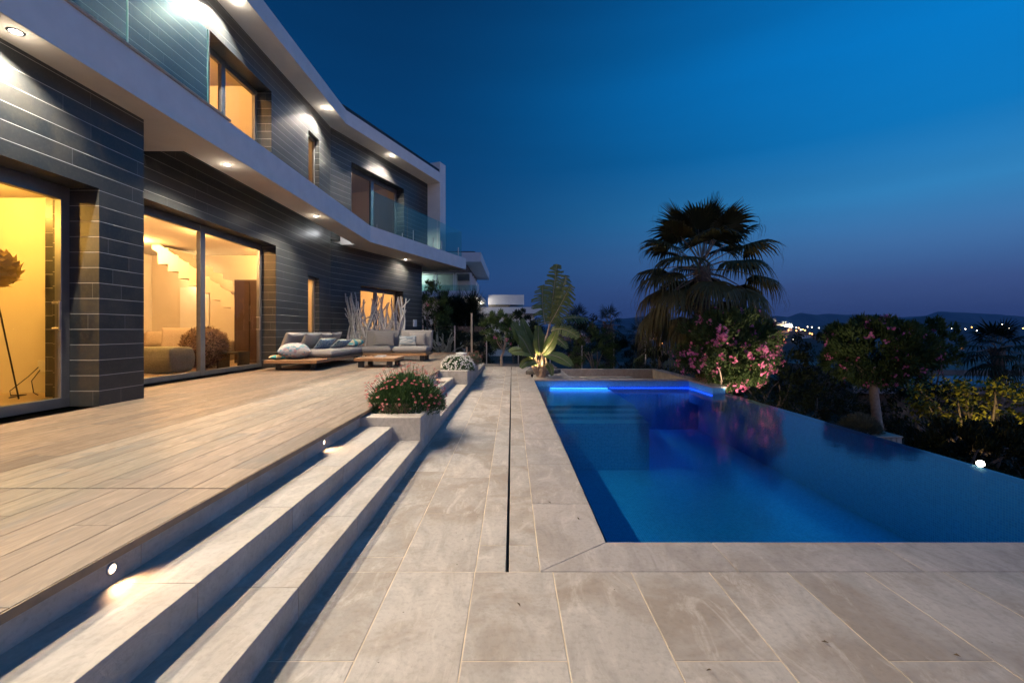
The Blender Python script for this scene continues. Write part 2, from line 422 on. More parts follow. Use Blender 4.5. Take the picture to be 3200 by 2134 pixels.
# ---- terrace paving ---------------------------------------------------
def slabs(mb, cols, rows_fn, z=0.0, gap=.0032, th=.03):
    for (xa, xb) in cols:
        ys = rows_fn(xa, xb)
        for ya, yb in zip(ys, ys[1:]):
            mb.box(xa + gap, xb - gap, ya + gap, yb - gap, z - th, z, r=rng.random(), skip='b')
def cuts(a, b, l, ph):
    out = [a]; y = a + ph
    while y < b - .12:
        if y > a + .12: out.append(y)
        y += l
    out.append(b); return out
mb = MB()
YJ = 2.452
far = [(-.962, -.62), (-.62, -.198)]
slabs(mb, [(-.962, -.62)], lambda a, b: cuts(YJ, 16.2, .79, .16))
slabs(mb, [(-.62, -.198)], lambda a, b: cuts(YJ, 16.2, .79, .78))
slabs(mb, [(-.198, -.032), (-.018, .151)], lambda a, b: cuts(YJ, 16.2, .80, .30))
xs = [-.962, -.62] + [-.20 + .42 * i for i in range(0, 16)]
slabs(mb, list(zip(xs, xs[1:])), lambda a, b: cuts(-2.5, YJ, 1.26, .51 if int(round((a + 20.2) / .42)) % 2 == 0 else 1.14))
slabs(mb, [(.151, .576 - .02)], lambda a, b: [12.25, 12.4])
slabs(mb, [(.151, .50)], lambda a, b: cuts(12.4, 16.2, .8, .4))
slabs(mb, [(.50, 1.35)], lambda a, b: cuts(15.1, 16.2, .6, .5))
tag(mb.build('terrace_paving', M_STONE, bevel=.0012, seg=1), kind='structure')
mb = MB()
for a, b, c, d in ((-.962, -.034, YJ, 16.2), (-.016, .156, YJ, 16.2), (-.962, 6.1, -2.5, YJ), (.156, .50, 12.2, 16.2), (.50, 1.35, 15.1, 16.2)):
    mb.box(a, b, c, d, -.10, -.0022)
tag(mb.build('terrace_bed', M_GROUT), kind='structure')
mb = MB(); mb.box(-.034, -.016, YJ, 16.2, -.12, -.10); mb.box(-.0338, -.0328, YJ, 16.2, -.1, -.004); mb.box(-.0172, -.0162, YJ, 16.2, -.1, -.004)
tag(mb.build('drain_channel', M_DARKMET), kind='structure')
# pool coping: long pieces, mitred at the near corner
mb = MB()
gp = .0025
ys = cuts(2.79, 12.25, 1.01, .62)
mb.prism([(.151 + gp, YJ + gp), (.576, 2.79), (.576, ys[1] - gp), (.151 + gp, ys[1] - gp)], -.035, .002, r=.3)
for ya, yb in zip(ys[1:], ys[2:]): mb.box(.151 + gp, .576, ya + gp, yb - gp, -.035, .002, r=rng.random())
xs2 = [1.219 + 1.01 * i for i in range(5)]
mb.prism([(.151 + gp * 2, YJ + gp), (xs2[0] - gp, YJ + gp), (xs2[0] - gp, 2.79), (.578, 2.79)], -.035, .002, r=.6)
for xa, xb in zip(xs2, xs2[1:]): mb.box(xa + gp, xb - gp, YJ + gp, 2.79, -.035, .002, r=rng.random())
for xa, xb in zip([.576, 1.6, 2.6, 3.6], [1.6, 2.6, 3.6, 4.62]): mb.box(xa + gp, xb - gp, 11.92, 12.25, -.035, .002, r=rng.random())
mb.box(4.62, 4.95, 10.5, 11.4 - gp, -.035, .002, r=.2); mb.box(4.62, 4.95, 11.4 + gp, 12.25, -.035, .002, r=.7)
tag(mb.build('pool_coping', M_COPE, bevel=.004, seg=2), kind='structure')

# ---- pool --------------------------------------------------------------
WZ = -.175; PX0, PX1, PY0, PY1, PZ = .60, 4.89, 2.79, 11.94, -1.30
mb = MB()
def q(pts, uv): mb.face(pts, uv)
q([(PX0, PY0, PZ), (PX1, PY0, PZ), (PX1, PY1, PZ), (PX0, PY1, PZ)], [(PX0, PY0), (PX1, PY0), (PX1, PY1), (PX0, PY1)])
q([(PX0, PY0, PZ), (PX0, PY1, PZ), (PX0, PY1, -.036), (PX0, PY0, -.036)], [(PY0, PZ), (PY1, PZ), (PY1, -.036), (PY0, -.036)])
q([(PX0, PY1, PZ), (5.0, PY1, PZ), (5.0, PY1, -.036), (PX0, PY1, -.036)], [(PX0, PZ), (5, PZ), (5, -.036), (PX0, -.036)])
q([(PX0, PY0 - .01, PZ), (7, PY0 - .01, PZ), (7, PY0 - .01, -.036), (PX0, PY0 - .01, -.036)], [(PX0, PZ), (7, PZ), (7, -.036), (PX0, -.036)])
mb.box(PX1, 5.07, PY0, 12.25, -1.9, WZ - .006)          # the infinity edge wall
mb.box(4.64, 4.93, 10.52, 12.24, WZ - .4, -.036)       # block at the far right corner
mb.box(PX0, 2.55, 9.44, PY1, PZ, -.262)                # shelf and steps
for i, (ya, yb) in enumerate(((9.14, 9.44), (8.82, 9.14), (8.46, 8.82))):
    mb.box(PX0, 2.55, ya, yb, PZ, -.262 - .055 * (i + 1))
tag(mb.build('pool_basin', M_MOSAIC), kind='structure')
mb = MB(); mb.face([(PX0, PY0, WZ), (5.068, PY0, WZ), (5.068, 12.2, WZ), (PX0, 12.2, WZ)])
tag(mb.build('pool_water', M_WATER), kind='structure')
mb = MB(); mb.box(5.07, 5.10, -2.5, 12.25, -2.2, WZ - .03); mb.box(4.95, 6.1, -2.5, YJ, -1.9, -.1)
tag(mb.build('pool_retaining_wall', M_RIM), 'dark stone retaining wall below the infinity edge of the pool', 'wall')
# LED strips let into the wall under the waterline
led = emit('blue_led', (.01, .07, 1.0), 5.0); ledb = emit('blue_led_bright', (.10, .28, 1.0), 9.0)
o = MB(); o.box(1.0, 2.5, 11.915, 11.935, -.235, -.215); tag(o.build('pool_light_strip', ledb), 'bright blue light strip under water above the pool shelf', 'pool light')
o = MB(); o.box(2.56, 4.63, 11.915, 11.935, -.225, -.205); tag(o.build('pool_light_strip', led), 'long blue light strip under water on the far pool wall', 'pool light')
o = MB(); o.box(4.615, 4.635, 10.52, 11.90, -.225, -.205); tag(o.build('pool_light_strip', led), 'short blue light strip at the corner block of the pool', 'pool light')
def area(name, loc, rot, sx, sy, e, c, parent=None):
    l = bpy.data.lights.new(name, 'AREA'); l.shape = 'RECTANGLE'; l.size = sx; l.size_y = sy; l.energy = e; l.color = c
    o = bpy.data.objects.new(name, l); COL.objects.link(o); o.location = loc; o.rotation_euler = rot
    if parent: o.parent = parent
    return o
def point(name, loc, e, c, r=.03, parent=None):
    l = bpy.data.lights.new(name, 'POINT'); l.energy = e; l.color = c; l.shadow_soft_size = r
    o = bpy.data.objects.new(name, l); COL.objects.link(o); o.location = loc
    if parent: o.parent = parent
    return o
def spot(name, loc, aim, e, c, ang, blend=.6, r=.03, parent=None):
    l = bpy.data.lights.new(name, 'SPOT'); l.energy = e; l.color = c; l.shadow_soft_size = r; l.spot_size = R(ang); l.spot_blend = blend
    o = bpy.data.objects.new(name, l); COL.objects.link(o); o.location = loc
    o.rotation_euler = (Vector(aim) - Vector(loc)).to_track_quat('-Z', 'Y').to_euler()
    if parent: o.parent = parent
    return o
area('pool_led_light', (2.8, 11.84, -.25), (R(-30), 0, 0), 3.6, .05, 8, (.02, .24, 1.0))

# ---- empty spa basin behind the pool -------------------------------------
spa = thing('spa_basin', 'empty sunken stone basin with benches behind the pool', 'spa', (3.1, 13.7, 0))
def local(o, root):     # give o the parent without moving it
    o.parent = root; o.matrix_parent_inverse = Matrix.Translation(-Vector(root.location)) ; return o
mb = MB()
mb.box(1.45, 4.84, 15.1, 15.35, -.7, .0); mb.box(4.66, 4.98, 12.26, 15.1, -.7, .0); mb.box(1.40, 1.62, 12.3, 15.1, -.7, -.004)
mb.box(1.62, 4.66, 12.26, 15.1, -.75, -.62)
local(mb.build('basin_wall', M_COPE, bevel=.006), spa)
for q_ in ((1.62, 3.9, 14.5, 15.1, -.62, -.22), (1.62, 3.6, 12.26, 12.9, -.62, -.20)):
    mb = MB(); mb.box(*q_); local(mb.build('bench', M_COPE, bevel=.006), spa)

# ---- steps ----------------------------------------------------------------
mb = MB()
def run(xa, xb, z0, z1, ya, yb, ph):
    ys = cuts(ya, yb, .785, ph)
    for a, b in zip(ys, ys[1:]): mb.box(xa, xb, a + .0015, b - .0015, z0, z1, r=rng.random(), skip='b')
for ya, yb in ((-2.5, 4.77), (9.05, 9.77), (13.06, 15.9)):
    run(-1.593, -1.256, -.02, Z1, ya, yb, (1.82 + 2.5) % .785)
for ya, yb in ((-2.5, 4.77), (6.11, 9.77), (13.06, 16.0)):
    run(-1.256 if True else 0, -.962, -.02, Z2, ya, yb, (2.05 + 2.5) % .785)
tag(mb.build('stone_steps', M_STEP, bevel=.003, seg=2), kind='structure')
mb = MB()
ys = cuts(-2.5, 17.7, .785, .53)
for a, b in zip(ys, ys[1:]): mb.box(-1.623, -1.593, a + .0015, b - .0015, 0, ZD - .032, r=rng.random())
tag(mb.build('deck_riser', M_STEP), kind='structure')

# ---- wood-look deck ----------------------------------------------------------
mb = MB(); W = .193; x = -1.567; first = True; i = 0
while x > -6.0:
    ph = [.35, .95, .65, .15, 1.05, .5][i % 6]
    for ya, yb in ((-2.5, 2.486), (2.496, 17.7)):
        ys = cuts(ya, yb, 1.19, ph)
        for a, b in zip(ys, ys[1:]): mb.box(x - W + .0019, x - .0019, a + .0015, b - .0015, ZD - .03, ZD, r=rng.random(), skip='b')
    x -= W; i += 1
mb.box(-1.7640, -1.7560, 2.17, 2.48, ZD - .001, ZD + .0006, mi=1)
tag(mb.build('deck_floor', [M_DECK, M_DARKMET], bevel=.0012, seg=1), kind='structure')
mb = MB(); mb.box(-6.2, -1.60, -2.5, 17.7, -.02, ZD - .004); tag(mb.build('deck_bed', plain('joint', (.10, .078, .06), .9)), kind='structure')
mb = MB(); mb.box(-1.5655, -1.5595, -2.5, 17.7, ZD - .034, ZD - .001); tag(mb.build('deck_nosing', M_NOSE), kind='structure')

# ================================================================== THE VILLA
villa = thing('villa', 'two storey villa clad in dark tile with white balconies and glowing windows', 'house', (0, 0, 0))
def wall(mb, org, d, u0, u1, z0, z1, holes, depth, nin):
    """tile skin with reveals; mi 0 = tile, 1 = plaster on the inner side"""
    us = sorted({u0, u1, *[h[0] for h in holes], *[h[1] for h in holes]}); us = [u for u in us if u0 <= u <= u1]
    zs = sorted({z0, z1, *[h[2] for h in holes], *[h[3] for h in holes]}); zs = [z for z in zs if z0 <= z <= z1]
    def pt(u, z, k=0): return (org[0] + d[0] * u + nin[0] * k, org[1] + d[1] * u + nin[1] * k, z)
    for ua, ub in zip(us, us[1:]):
        for za, zb in zip(zs, zs[1:]):
            um, zm = (ua + ub) / 2, (za + zb) / 2
            if any(h[0] < um < h[1] and h[2] < zm < h[3] for h in holes): continue
            uv = [(ua, za), (ub, za), (ub, zb), (ua, zb)]
            mb.face([pt(ua, za), pt(ub, za), pt(ub, zb), pt(ua, zb)], uv)
            mb.face([pt(ua, za, depth), pt(ua, zb, depth), pt(ub, zb, depth), pt(ub, za, depth)], uv, mi=1)
    for a, b, za, zb in holes:
        for u in (a, b): mb.face([pt(u, za), pt(u, zb), pt(u, zb, depth), pt(u, za, depth)], [(7, za), (7, zb), (7 + depth, zb), (7 + depth, za)])
        for z in (za, zb): mb.face([pt(a, z), pt(b, z), pt(b, z, depth), pt(a, z, depth)], [(a, .50), (b, .50), (b, .53), (a, .53)])
    for u in (u0, u1): mb.face([pt(u, z0), pt(u, z1), pt(u, z1, depth), pt(u, z0, depth)], [(3, z0), (3, z1), (3 + depth, z1), (3 + depth, z0)])
ZS, ZT, ZR = 3.985, 4.48, 7.49
YX = Vector((0, 1)); NIN = Vector((-1, 0))
mb = MB(); wall(mb, (-4.70, 0), YX, -4, 5.81, ZD - .03, ZS + .02, [(1.2, 5.18, ZD, 2.91)], .42, NIN)
mb.box(-5.6, -5.121, 5.55, 5.81, ZD, ZS + .02)
mb.build('pillar_wall', [M_FAC, M_PLASTER], villa)
mb = MB(); HM = [(6.55, 10.68, ZD, 3.285), (12.37, 13.07, ZD, 2.79), (8.34, 10.48, 4.50, 6.79), (12.40, 13.08, 4.50, 6.75)]
wall(mb, (-5.54, 0), YX, 5.81, 13.90, ZD - .03, ZR + .02, HM, .42, NIN)
mb.build('main_wall', [M_FAC, M_PLASTER], villa)
mb = MB(); wall(mb, (-5.54, 0), YX, -4, 5.81, ZS + .1, ZR + .02, [(3.2, 5.6, 4.5, 6.79)], .42, NIN); mb.build('upper_wall', [M_FAC, M_PLASTER], villa)
O2 = Vector((-5.54, 13.90)); N2 = -NOUT
HW2 = [(1.40, 3.92, ZD, 2.79)]; HU2 = [(.95, 3.98, 4.50, 6.76)]
mb = MB(); wall(mb, O2, D, 0, 5.30, ZD - .03, ZS + .02, HW2, .42, N2)
e = O2 + D * 5.30; mb.face([(e.x, e.y, ZD), (*(e + N2 * 5), ZD), (*(e + N2 * 5), ZS), (e.x, e.y, ZS)], [(0, ZD), (5, ZD), (5, ZS), (0, ZS)])
mb.build('wing_wall', [M_FAC, M_PLASTER], villa)
mb = MB(); wall(mb, O2, D, 0, 5.75, ZS + .1, ZR + .02, HU2, .42, N2)
mb.build('wing_upper_wall', [M_FAC, M_PLASTER], villa)

# balcony slab with the slot along the wall
mb = MB()
mb.box(-12, -4.32, -4, 6.83, ZS, ZT)
mb.box(-4.93, -4.32, 6.83, 13.87, ZS, ZT - .001)
mb.prism([(-4.93, 13.87), (-4.32, 13.87), (-2.04, 20.20), (-7.2, 22.07), (-7.2, 14.30), (-4.93, 14.30)], ZS, ZT - .002)
mb.box(-5.54, -4.93, 6.83, 14.30, ZS + .44, ZT - .003)
mb.box(-12, -5.96, 6.83, 14.3, ZS - .35, ZT - .004)
mb.build('balcony_slab', M_WHITE, villa)
mb = MB(); g0 = ZS - .003; i_ = .004
mb.face([(-4.32 - i_, -4, g0), (-4.32 - i_, 6.83, g0), (-5.60, 6.83, g0), (-5.60, -4, g0)]); mb.face([(-4.32 - i_, 6.83, g0), (-4.32 - i_, 13.87, g0), (-4.93 + i_, 13.87, g0), (-4.93 + i_, 6.83, g0)])
mb.face([(-4.93 + i_, 13.87, g0), (-4.32 - i_, 13.87, g0), (-2.04 - i_, 20.195, g0), (-6.2, 21.6, g0), (-6.2, 14.3 + i_, g0), (-4.93 + i_, 14.3 + i_, g0)])
mb.build('soffit', M_SOFFIT, villa)
mb = MB(); mb.box(-4.60, -4.295, -4, 6.97, ZT + .002, ZT + .035); mb.build('balcony_coping', M_COPE, villa, bevel=.006)
# roof
mb = MB(); e2 = Vector((-4.98, 13.66)); e3 = e2 + D * 5.80
mb.prism([(-4.98, -4), tuple(e2), tuple(e3), tuple(e3 + N2 * 6), (-12, 14), (-12, -4)], ZR, 7.90); mb.build('roof_slab', M_WHITE, villa)
mb = MB(); g0 = ZR - .003; mb.face([(-4.984, -4, g0), (e2.x - .004, e2.y, g0), tuple(e3 - D * .01 + N2 * .004) + (g0,), tuple(e3 + N2 * 2) + (g0,), (-6.2, 13.9, g0), (-6.2, -4, g0)]); mb.build('soffit', M_SOFFIT, villa)
mb = MB(); k = N2 * .03
mb.prism([tuple(e2 + k - D * .1), tuple(e3 + k - D * .05), tuple(e3 + N2 * 5.5), (-11, 13.5), (-5.4, 13.4)], 7.901, 8.03); mb.build('roof_edge', M_ROOF, villa)
# white end fin
f0 = O2 + D * 5.752; mb = MB()
mb.prism([tuple(f0 + NOUT * .602), tuple(f0 + NOUT * .602 + D * .48), tuple(f0 - NOUT * 2.2 + D * .48), tuple(f0 - NOUT * 2.2)], ZT, 8.36)
mb.build('end_fin', M_WHITE, villa)
# plain backs and end walls close the volume
mb = MB(); mb.box(-12.2, -12, -4, 21, ZD - .4, 7.8); mb.box(-12, -4.9, -4.2, -4, ZD - .4, 7.8); mb.build('rear_wall', M_WHITE, villa)

# glass balustrades
def pane(mb, a, b, z0, z1, th=.012):
    a, b = Vector(a), Vector(b); n = (b - a).normalized(); n = Vector((n.y, -n.x)) * th
    mb.face([(*a, z0), (*b, z0), (*b, z1), (*a, z1)])
y = 6.62
while y > -3:
    mb = MB(); pane(mb, (-4.42, y - 1.37), (-4.42, y), ZT + .02, 5.66)
    bp = mb.build('balustrade_pane', M_BALGLASS, villa)
    mb = MB(); mb.box(-4.428, -4.412, y - .012, y, ZT + .02, 5.66); mb.build('glass_edge', plain('glass_edge', (.25, .5, .48), .3), bp)
    y -= 1.385
b0 = Vector((-4.36, 13.95))
for i, (ua, ub) in enumerate(((0, 2.06), (2.10, 4.16), (4.20, 6.32))):
    mb = MB(); pane(mb, b0 + D * ua, b0 + D * ub, ZT + .01, 5.60); bp = mb.build('balustrade_pane', M_BALGLASS, villa)
    for u in (ua + .35, ub - .3):
        c = b0 + D * u; mb = MB(); mb.box(c.x - .012, c.x + .012, c.y - .012, c.y + .012, ZT, 4.86 if i else 4.62); mb.build('clamp', M_STEEL, bp)
c = b0 + D * 6.34; mb = MB(); pane(mb, c, c + N2 * 1.6, ZT + .01, 5.60); mb.build('balustrade_pane', M_BALGLASS, villa)

# windows: frame pieces parallel to the wall, glass, handle
def window(org, d, nin, ua, ub, za, zb, k=.33, fr=.075, mull=None, name='window', handle=None, bottom=True, door=False):
    w = bpy.data.objects.new(name, None); COL.objects.link(w); w.parent = villa
    Mx = Matrix(((d[0], nin[0], 0, org[0]), (d[1], nin[1], 0, org[1]), (0, 0, 1, 0), (0, 0, 0, 1)))
    mb = MB(Mx)
    mb.box(ua, ub, k, k + .08, zb - fr * 1.5, zb, )
    if bottom: mb.box(ua, ub, k, k + .08, za, za + fr * 1.1)
    for u in [ua, ub - fr]: mb.box(u, u + fr, k + .002, k + .078, za + .001, zb - .001)
    for mu in (mull or []): mb.box(mu - fr * .75, mu + fr * .75, k - .012, k + .074, za + .002, zb - .002)
    mb.build('frame', M_FRAME, w, bevel=.004, seg=1)
    mb = MB(Mx); mb.face([(ua, k + .04, za), (ub, k + .04, za), (ub, k + .04, zb), (ua, k + .04, zb)]); mb.build('glazing', M_GLASS, w)
    mb = MB(Mx); k2 = k + .081; i_ = .003
    for u in (ua + i_, ub - i_): mb.face([(u, k2, za), (u, k2, zb), (u, .425, zb), (u, .425, za)])
    for z in (za + i_ + .02, zb - i_): mb.face([(ua, k2, z), (ub, k2, z), (ub, .425, z), (ua, .425, z)])
    mb.build('lining', M_PLASTER, w)
    if handle:
        mb = MB(Mx); mb.box(handle - .012, handle + .012, k - .055, k - .035, 1.30, 1.62); mb.box(handle - .01, handle + .01, k - .05, k + .04, 1.31, 1.33); mb.box(handle - .01, handle + .01, k - .05, k + .04, 1.59, 1.61)
        mb.build('handle', M_STEEL, w, bevel=.003)
    return w
window((-4.70, 0), YX, NIN, 1.2, 5.18, ZD, 2.91, .33, .10, [3.1], 'sliding_window', 5.02)
window((-5.54, 0), YX, NIN, 6.55, 10.68, ZD, 3.285, .33, .085, [8.63], 'sliding_window', 10.52)
window((-5.54, 0), YX, NIN, 12.37, 13.07, ZD, 2.79, .12, .045)
window((-5.54, 0), YX, NIN, 8.34, 10.48, 4.50, 6.79, .33, .08, [9.25])
window((-5.54, 0), YX, NIN, 12.40, 13.08, 4.50, 6.75, .12, .045)
window((-5.54, 0), YX, NIN, 3.2, 5.6, 4.50, 6.79, .33)
window(O2, D, N2, 1.40, 3.92, ZD, 2.79, .33, .085, [2.66])
window(O2, D, N2, .95, 3.98, 4.50, 6.76, .33, .10, [2.45], 'balcony_door')

# rooms behind the windows
def shell(name, poly, z0, z1, floor_mat=M_ROOMFLOOR, open_edges=()):
    mb = MB(); mb.face([(x, y, z1) for x, y in reversed(poly)], mi=0); mb.face([(x, y, z0) for x, y in poly], mi=1)
    n = len(poly)
    for i in range(n):
        if i in open_edges: continue
        (xa, ya), (xb, yb) = poly[i], poly[(i + 1) % n]
        mb.face([(xb, yb, z0), (xa, ya, z0), (xa, ya, z1), (xb, yb, z1)])
    return mb.build(name, [M_PLASTER, floor_mat], villa)
w0 = O2 + N2 * .43; w1 = w0 + D * 5.2
shell('corner_room', [(-5.13, -3.9), (-5.13, 6.20), (-9.5, 6.20), (-9.5, -3.9)], ZD + .012, 3.1, open_edges=(0,))
shell('living_room', [(-5.965, 6.36), (-5.965, 13.4), (-10.6, 13.4), (-10.6, 6.36)], ZD + .012, 3.5, open_edges=(0,))
shell('wing_room', [(-5.965, 13.55), tuple(w0), tuple(w1), tuple(w1 + N2 * 3.2), tuple(w0 + N2 * 3.2)], ZD + .012, 3.2, open_edges=(0, 1))
shell('upper_room', [(-5.965, 6.2), (-5.965, 11.2), (-9.6, 11.2), (-9.6, 6.2)], 4.49, 7.3, open_edges=(0,))
shell('upper_hall', [(-5.965, 11.4), (-5.965, 13.5), (-8.2, 13.5), (-8.2, 11.4)], 4.49, 7.3, open_edges=(0,))
shell('upper_wing_room', [tuple(w0), tuple(w1), tuple(w1 + N2 * 3.2), tuple(w0 + N2 * 3.2)], 4.49, 7.3, open_edges=(0,))
pl = emit('ceiling_spot_glow', (1.0, .72, .38), 12)
def room_lamp(loc, e, c=WARM, vis=True):
    if vis:
        mb = MB(); mb.lathe([(.0, -.004), (.05, -.004), (.055, .0)], loc, 16); o = mb.build('ceiling_spot', pl, villa)
    point('room_light', (loc[0], loc[1], loc[2] - .12), e, c, .12)
YEL = (1.0, .50, .085); ORA = (1.0, .49, .155)
room_lamp((-7.3, 3.2, 3.09), E_ROOM * .62, YEL); room_lamp((-6.6, 5.2, 3.09), E_ROOM * .24, YEL)
room_lamp((-7.6, 8.2, 3.49), E_ROOM * .7, ORA); room_lamp((-9.2, 11.0, 3.49), E_ROOM * .55, ORA); room_lamp((-6.7, 10.3, 3.49), E_ROOM * .45, ORA)
room_lamp((-6.6, 12.75, 3.49), E_ROOM * .25, ORA)
w_ = w0 + D * 2.6 + N2 * 1.5
room_lamp((w_.x, w_.y, 3.19), E_ROOM * .9, ORA)
room_lamp((-7.4, 9.3, 7.28), E_ROOM * .55, ORA); room_lamp((-7.2, 12.6, 7.28), E_ROOM * .3, ORA)
room_lamp((w_.x, w_.y, 7.28), 14, (1, .60, .45), vis=False)

# downlights in the soffits
dl = emit('downlight_lens', (1.0, .96, .90), 55)
def downlight(x, y, z, e, c):
    mb = MB(); mb.lathe([(.052, 0), (.062, -.010), (.045, -.012), (.044, -.006)], (x, y, z), 20); o = mb.build('downlight', M_STEEL, villa, smooth=True)
    mb = MB(); mb.lathe([(.0001, -.0085), (.044, -.0085)], (x, y, z), 20); mb.build('lens', dl, o)
    point('soffit_fill', (x, y, z - .13), e * .0032, c, .03)  # added point light, brightens the soffit around the flush lens
    spot('downlight_beam', (x, y, z - .02), (x, y, z - 3), e * .88, c, 136 if z < 5 else 122, .5, .014)
    spot('downlight_beam', (x, y, z - .02), (x, y, z - 3), e * .30, c, 80, 1.0, .014)
area('pool_fill', (PX0 + .03, 6.5, -.55), (0, R(-100), 0), .2, 6.5, 5, (.03, .36, .85))  # added underwater fill, no fixture: evens out the blue of the pool floor
area('pool_fill', (4.86, 6.5, -.60), (0, R(85), 0), .2, 7.0, 13, (.03, .36, .85))  # second added fill, from the infinity edge side
for y in (-2.5, .8, 4.09, 7.38, 10.72): downlight(-4.46 if y < 5 else -4.62, y, ZS, E_LOW, COOL)
downlight(-4.05, 17.3, ZS, E_LOW * .4, COOL)
point('slot_fill', (-5.06, 13.75, 4.22), 8, (.95, .97, 1.0), .05)  # added point light without a fixture, brightens the end face of the slot
for y in (-4.0 + .1, .1, 4.3, 8.55, 12.7): downlight(-5.17, y, ZR, E_UP, COOLUP)
p2 = Vector((-4.26, 16.15)); downlight(p2.x, p2.y, ZR, E_UP * .8, COOLUP)

# ================================================================== PLANTERS, STEP LIGHTS
def planter(y0, y1, zt, label):
    t = thing('stone_planter', label, 'planter', (-1.28, (y0 + y1) / 2, 0))
    mb = MB(); w = .055; xi, xo = -1.592, -.960
    mb.box(xi, xo, y0, y0 + w * 4.2, 0, zt); mb.box(xi, xo, y1 - w, y1, 0, zt)
    ys = cuts(y0 + w * 4.2, y1 - w, .42, .3)
    for a, b in zip(ys, ys[1:]): mb.box(xo - w, xo, a + .001, b - .001, 0, zt, r=rng.random())
    mb.box(xi, xi + .03, y0 + w * 4.2, y1 - w, 0, zt)
    local(mb.build('box_wall', M_STEP, bevel=.004), t)
    mb = MB(); n = 15
    rows = [[(xi + .03 + (xo - w - xi - .03) * i / n, y0 + w * 4 + (y1 - y0 - w * 5) * j / n, zt - .035 + rng.uniform(-.012, .012)) for i in range(n + 1)] for j in range(n + 1)]
    mb.grid(rows); pebble(mb, xi + .04, xo - w, y0 + .24, y1 - w, zt - .02, 420)
    local(mb.build('gravel_fill', M_GRAVEL, smooth=False), t)
    return t
def pebble(mb, x0, x1, y0, y1, z, n, s=.014):
    for _ in range(n):
        c = Vector((rng.uniform(x0, x1), rng.uniform(y0, y1), z + rng.uniform(-.01, .008))); k = s * rng.uniform(.6, 1.3)
        a = [c + Vector((rng.uniform(.6, 1) * k * sx, rng.uniform(.6, 1) * k * sy, 0)) for sx, sy in ((1, 0), (0, 1), (-1, 0), (0, -1))]
        top = c + Vector((0, 0, k * .8)); bot = c - Vector((0, 0, k * .5))
        for i in range(4):
            mb.face([a[i], a[(i + 1) % 4], top], r=rng.random()); mb.face([a[(i + 1) % 4], a[i], bot])
planter(4.77, 6.11, .385, 'pale stone planter holding the coral daisy bush beside the steps')
planter(9.77, 13.06, .425, 'long pale stone planter with the white flower mound, farther along the steps')
# low gravel bed between the planters, on the upper step
gb = thing('gravel_bed', 'narrow gravel bed between the two planters lit by a step light', 'gravel bed', (-1.43, 7.6, 0))
mb = MB(); mb.box(-1.300, -1.256, 6.112, 9.05, 0, Z1 + .005); local(mb.build('kerb', M_STEP, bevel=.003), gb)
mb = MB(); mb.box(-1.591, -1.301, 6.112, 9.048, 0, .235); pebble(mb, -1.59, -1.30, 6.12, 9.04, .242, 900); local(mb.build('gravel_fill', M_GRAVEL), gb)
tag_ = None
lens = emit('step_light_lens', (1.0, .72, .45), 6)
for i, (y, lb) in enumerate(((-.23, None), (1.81, 'round warm step light nearest the camera, glowing under the deck edge'),
                             (3.85, 'round warm step light just before the coral daisy planter'), (5.9, None), (9.38, 'round warm step light over the gravel bed by the white flowers'))):
    if y < 0 or lb is None: continue
    t = thing('step_light', lb, 'step light', (-1.593, y, .352))
    mb = MB(Matrix.Rotation(R(90), 4, 'Y')); mb.lathe([(.0245, 0), (.0240, .005), (.0185, .006), (.018, .002)], (0, 0, 0), 24); mb.build('rim', M_STEEL, t, smooth=True)
    mb = MB(Matrix.Rotation(R(90), 4, 'Y')); mb.lathe([(.018, .0035), (.0001, .0035)], (0, 0, 0), 24); mb.build('lens', lens, t)
    spot('step_beam', (.012, 0, 0), (.5, 0, -.33), E_STEP * 2.6, (1, .62, .34), 130, .9, .015, t)

# ================================================================== PLANTS
def rv(r=1.0):
    while True:
        v = Vector((rng.uniform(-1, 1), rng.uniform(-1, 1), rng.uniform(-1, 1)))
        if v.length <= 1: return v * r
def leaf(mb, p, d, l, w, r, fold=.25, droop=.0):
    d = d.normalized(); s = d.cross(Vector((0, 0, 1)) + rv(.6)); s = s.normalized() if s.length > .01 else Vector((1, 0, 0)); n = s.cross(d)
    m = p + d * l * .45; tip = p + d * l + Vector((0, 0, -droop * l))
    mb.face([p, m + s * w / 2 + n * w * fold, tip, m - s * w / 2 + n * w * fold], r=r)
def crown(mb, c, rad, clumps, per, l, w, fill=.35, up=.35, gaps=.0, outward=1.0):
    cs = []
    for _ in range(clumps):
        v = rv().normalized() * (rng.uniform(fill, 1) ** .5)
        q = Vector((c[0] + v.x * rad[0], c[1] + v.y * rad[1], c[2] + v.z * rad[2])); cs.append((q, v))
        k = rng.random(); cr = rng.uniform(.10, .20) * (rad[0] + rad[2]) / 2
        for _ in range(per):
            p = q + rv(cr); d = (v * outward + rv(.9) + Vector((0, 0, up)))
            leaf(mb, p, d, l * rng.uniform(.6, 1.2), w * 1.25, min(1, max(0, k * .6 + rng.uniform(0, .45))))
    return cs
def branchy(mb, base, tips, r0, seg=6, bend=.15):
    for t in tips:
        b = Vector(base); t = Vector(t); n = 5; pts = []
        side = rv(bend * (t - b).length)
        for i in range(n + 1):
            f = i / n; p = b.lerp(t, f) + side * math.sin(f * math.pi); pts.append(p)
        mb.tube(pts, [r0 * (1 - .7 * i / n) for i in range(n + 1)], seg)
